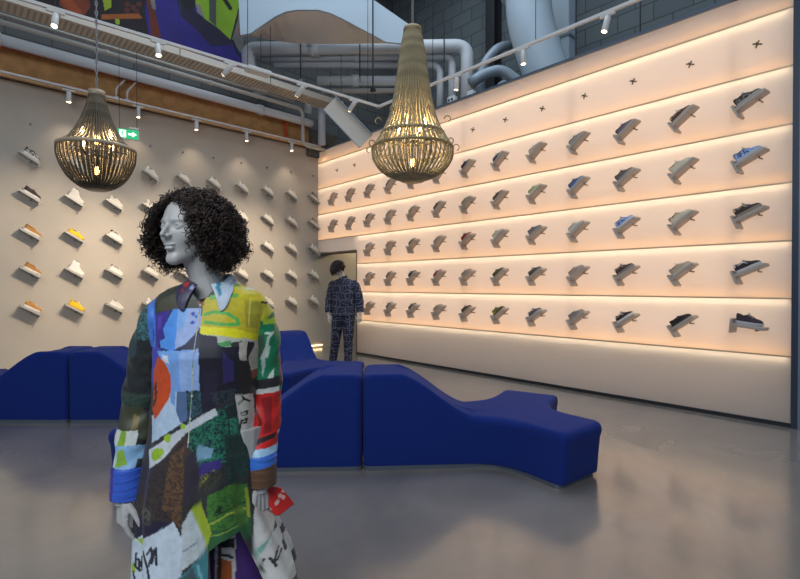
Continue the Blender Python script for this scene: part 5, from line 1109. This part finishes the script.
MB().lathe([(.001, 0), (.20, 0), (.20, .008), (.19, .012), (.001, .012)], 40).build('base_plate', mat('steel_base', (150, 152, 156), .3, .8), mq)
# ---------------------------------------------------------------- far mannequin in the navy patterned suit
def navy_mat():
    m = bpy.data.materials.new('navy_line_print'); m.use_nodes = True; nt = m.node_tree; b = nt.nodes['Principled BSDF']; L = nt.links.new
    tc = nt.nodes.new('ShaderNodeTexCoord'); mp = nt.nodes.new('ShaderNodeMapping'); mp.inputs['Scale'].default_value = (1, .55, 1)
    v = nt.nodes.new('ShaderNodeTexBrick'); v.inputs['Scale'].default_value = 1; v.inputs['Brick Width'].default_value = .155; v.inputs['Row Height'].default_value = .12; v.inputs['Mortar Size'].default_value = .0045; v.offset = .37; v.squash = 1.6; v.squash_frequency = 3
    sp = nt.nodes.new('ShaderNodeSeparateXYZ'); cm = nt.nodes.new('ShaderNodeCombineXYZ'); nz = nt.nodes.new('ShaderNodeTexNoise'); nz.inputs['Scale'].default_value = 5; ad = nt.nodes.new('ShaderNodeVectorMath'); ad.operation = 'MULTIPLY_ADD'; ad.inputs[1].default_value = (.05, .05, .05)
    L(tc.outputs['Object'], sp.inputs[0]); L(sp.outputs['X'], cm.inputs['X']); L(sp.outputs['Z'], cm.inputs['Y']); L(tc.outputs['Object'], nz.inputs['Vector']); L(nz.outputs['Color'], ad.inputs[0]); L(cm.outputs[0], ad.inputs[2])
    v2 = nt.nodes.new('ShaderNodeTexVoronoi'); v2.feature = 'F1'; v2.inputs['Scale'].default_value = 4.6; v2.inputs['Randomness'].default_value = .8
    mm = nt.nodes.new('ShaderNodeMath'); mm.operation = 'MULTIPLY'; mm.inputs[1].default_value = 30; sn = nt.nodes.new('ShaderNodeMath'); sn.operation = 'SINE'
    g = nt.nodes.new('ShaderNodeMath'); g.operation = 'GREATER_THAN'; g.inputs[1].default_value = .90; l = nt.nodes.new('ShaderNodeMath'); l.operation = 'GREATER_THAN'; l.inputs[1].default_value = .5
    mx = nt.nodes.new('ShaderNodeMath'); mx.operation = 'MAXIMUM'; r = nt.nodes.new('ShaderNodeValToRGB'); r.color_ramp.elements[0].color = rgba((32, 34, 54)); r.color_ramp.elements[1].color = rgba((102, 108, 132))
    L(tc.outputs['Object'], mp.inputs['Vector']); L(ad.outputs[0], v.inputs['Vector']); L(mp.outputs[0], v2.inputs['Vector']); L(v2.outputs['Distance'], mm.inputs[0]); L(mm.outputs[0], sn.inputs[0]); L(sn.outputs[0], g.inputs[0]); L(v.outputs['Fac'], l.inputs[0])
    L(g.outputs[0], mx.inputs[0]); L(l.outputs[0], mx.inputs[1]); L(mx.outputs[0], r.inputs['Fac']); L(r.outputs['Color'], b.inputs['Base Color']); b.inputs['Roughness'].default_value = .75
    return m
m_navy = navy_mat()
m_manq2 = mat('mannequin_cream', (214, 206, 192), .4)
M2 = W(-.975, 8.25, 0)
m2 = thing('mannequin', 'mannequin in a navy line-patterned suit with short dark hair, by the doorway', 'mannequin', tuple(M2), math.radians(-8)-YAW, 'shop mannequins')
HC2 = (-.085, -.115, 1.70)
HM2 = headmat(math.radians(30), math.radians(-58))
J2 = dict(neck0=(0, .0, 1.51), neck1=(-.02, -.03, 1.585), chest=(0, .005, 1.34), waist=(0, 0, 1.15), pelvis=(0, .005, 1.0), shL=(-.185, .012, 1.46), shR=(.185, .012, 1.46),
 elL=(-.255, .05, 1.17), elR=(.262, .045, 1.17), wrL=(-.262, -.02, .915), wrR=(.292, -.01, .93), hpL=(-.09, 0, .96), hpR=(.09, 0, .96), knL=(-.13, .01, .53), knR=(.085, -.02, .53), anL=(-.215, .10, .115), anR=(.085, .03, .115), ftL=(-.235, -.02, .045), ftR=(.10, -.12, .045))
hd2 = {'L': ((.06, -.08, -1), (.8, .5, 0), (.3, -1, 0)), 'R': ((.02, -.05, -1), (-.8, .5, 0), (-.3, -1, 0)), 'curl': .45}
body('body', m2, m_manq2, J2, HC2, HM2, .0055, hd2, 1.05, False)
zs2 = np.concatenate([np.linspace(1.545, 1.44, 20, endpoint=False), np.linspace(1.44, .90, 70)]); t2 = lambda a: np.interp(zs2, *zip(*sorted(a)))
rx2 = t2([(1.545, .066), (1.525, .125), (1.50, .178), (1.47, .202), (1.44, .208), (1.3, .2), (1.1, .195), (.9, .212)]); ry2 = t2([(1.545, .07), (1.52, .085), (1.44, .12), (1.3, .14), (1.1, .14), (.9, .15)])
f2 = lambda ph, f, z: .022*np.cos(5*ph+1)*np.clip((1.3-z)/.3, 0, 1)+.012*np.sin(z*40+3*np.cos(ph))
P, _ = rows_mesh('jacket', zs2, zs2*0, zs2*0+.004, rx2, ry2, 110, f2, shape=2.3)
o = obj('jacket', gridmesh('jacket', P, True), m_navy, m2); o.modifiers.new('cloth', 'SOLIDIFY').thickness = -.004
for sg, pts in ((-1, [(-.15, .01, 1.475), (-.2, .012, 1.42), (-.24, .045, 1.25), (-.258, .045, 1.16), (-.265, -.01, .955)]), (1, [(.15, .01, 1.475), (.2, .012, 1.42), (.245, .04, 1.25), (.266, .045, 1.16), (.29, 0, .965)])):
    P = cloth_tube(pts, [.06, .078, .078, .076, .062], 80, 50, .07, sg); o = obj('sleeve', gridmesh('sleeve', P, True), m_navy, m2); o.modifiers.new('cloth', 'SOLIDIFY').thickness = -.003
for sg, pts in ((-1, [(-.085, .01, 1.02), (-.10, .005, .85), (-.14, .012, .53), (-.225, .09, .075)]), (1, [(.085, .01, 1.02), (.09, 0, .85), (.085, -.015, .53), (.075, .02, .075)])):
    P = cloth_tube(pts, [.112, .108, .082, .062], 90, 50, .05, sg*2); o = obj('trouser_leg', gridmesh('trouser_leg', P, True), m_navy, m2); o.modifiers.new('cloth', 'SOLIDIFY').thickness = -.003
P = cloth_tube([(0, .0, 1.525), (-.006, -.010, 1.585)], [.076, .066], 10, 40, .0, 0); o = obj('collar', gridmesh('collar', P, True), m_navy, m2); o.modifiers.new('cloth', 'SOLIDIFY').thickness = .004
b = MB()
for i in range(520):                                        # short straight locks
    d = rng.normal(size=3); d /= np.linalg.norm(d)
    if d[2] < -.55 or (d[1] > .45 and d[2] < .0): continue
    s = np.array((.084*d[0], -.014+.106*d[1], .036+.096*d[2])); fall = np.array((d[0]*.5, d[1]*.7, -.75)); fall /= np.linalg.norm(fall)
    e = s+d*.010+fall*rng.uniform(.04, .075); mid = (s+e)/2+d*.010
    b.tube([Vector(HC2)+HM2 @ Vector(q) for q in (s*.98, mid, e)], [.009, .008, .002], 4)
cv = []; n, m_ = 28, 16
for i in range(m_+1):
    th = PI/2-i/m_*2.0
    for k in range(n):
        a = 2*PI*k/n; d = Vector((math.cos(th)*math.cos(a), math.cos(th)*math.sin(a), math.sin(th))); q = Vector((d.x*.079, d.y*.101-.014, d.z*.091+.034))
        if q.y > .03 and q.z < .05: q.y = .03
        cv.append(Vector(HC2)+HM2 @ q)
b.add(cv, [(i*n+k, i*n+(k+1) % n, (i+1)*n+(k+1) % n, (i+1)*n+k) for i in range(m_) for k in range(n)])
o = b.build('hair', mat('short_dark_hair', (34, 27, 25), .55, var=.3, scale=40), m2, True, False)
MB().lathe([(.001, 0), (.21, 0), (.21, .008), (.2, .012), (.001, .012)], 36, (-.05, 0, 0)).build('base_plate', MATS['steel_base'], m2)
# ---------------------------------------------------------------- daylight and room light
w = bpy.data.worlds.new('daylight'); scn.world = w; w.use_nodes = True
bg = w.node_tree.nodes['Background']; bg.inputs['Color'].default_value = (*[float(x) for x in lin((176, 204, 240))], 1); bg.inputs['Strength'].default_value = WORLD_E
def area(name, loc, aim, sx, sy, e, col):
    l = bpy.data.lights.new(name, 'AREA'); l.shape = 'RECTANGLE'; l.size = sx; l.size_y = sy; l.energy = e; l.color = col
    o = bpy.data.objects.new(name, l); COL.objects.link(o); o.location = loc; o.rotation_euler = (Vector(loc)-Vector(aim)).to_track_quat('Z', 'Y').to_euler(); return o
area('storefront_daylight', W(-1.6, -2.6, 5.2), W(-.5, 3, 1.0), 5, 3, DAY_E, (.93, .97, 1.0))
area('hall_skylight', (4.0, 4.5, 9.4), (4.0, 4.5, 0), 6, 6, SKY_E, (.74, .87, 1.0))
l = bpy.data.lights.new('corridor_lamp', 'POINT'); l.energy = CORR_E; l.color = (1, .80, .5); l.shadow_soft_size = .15; o = bpy.data.objects.new('corridor_lamp', l); COL.objects.link(o); o.location = (7.6, 8.4, 2.6)
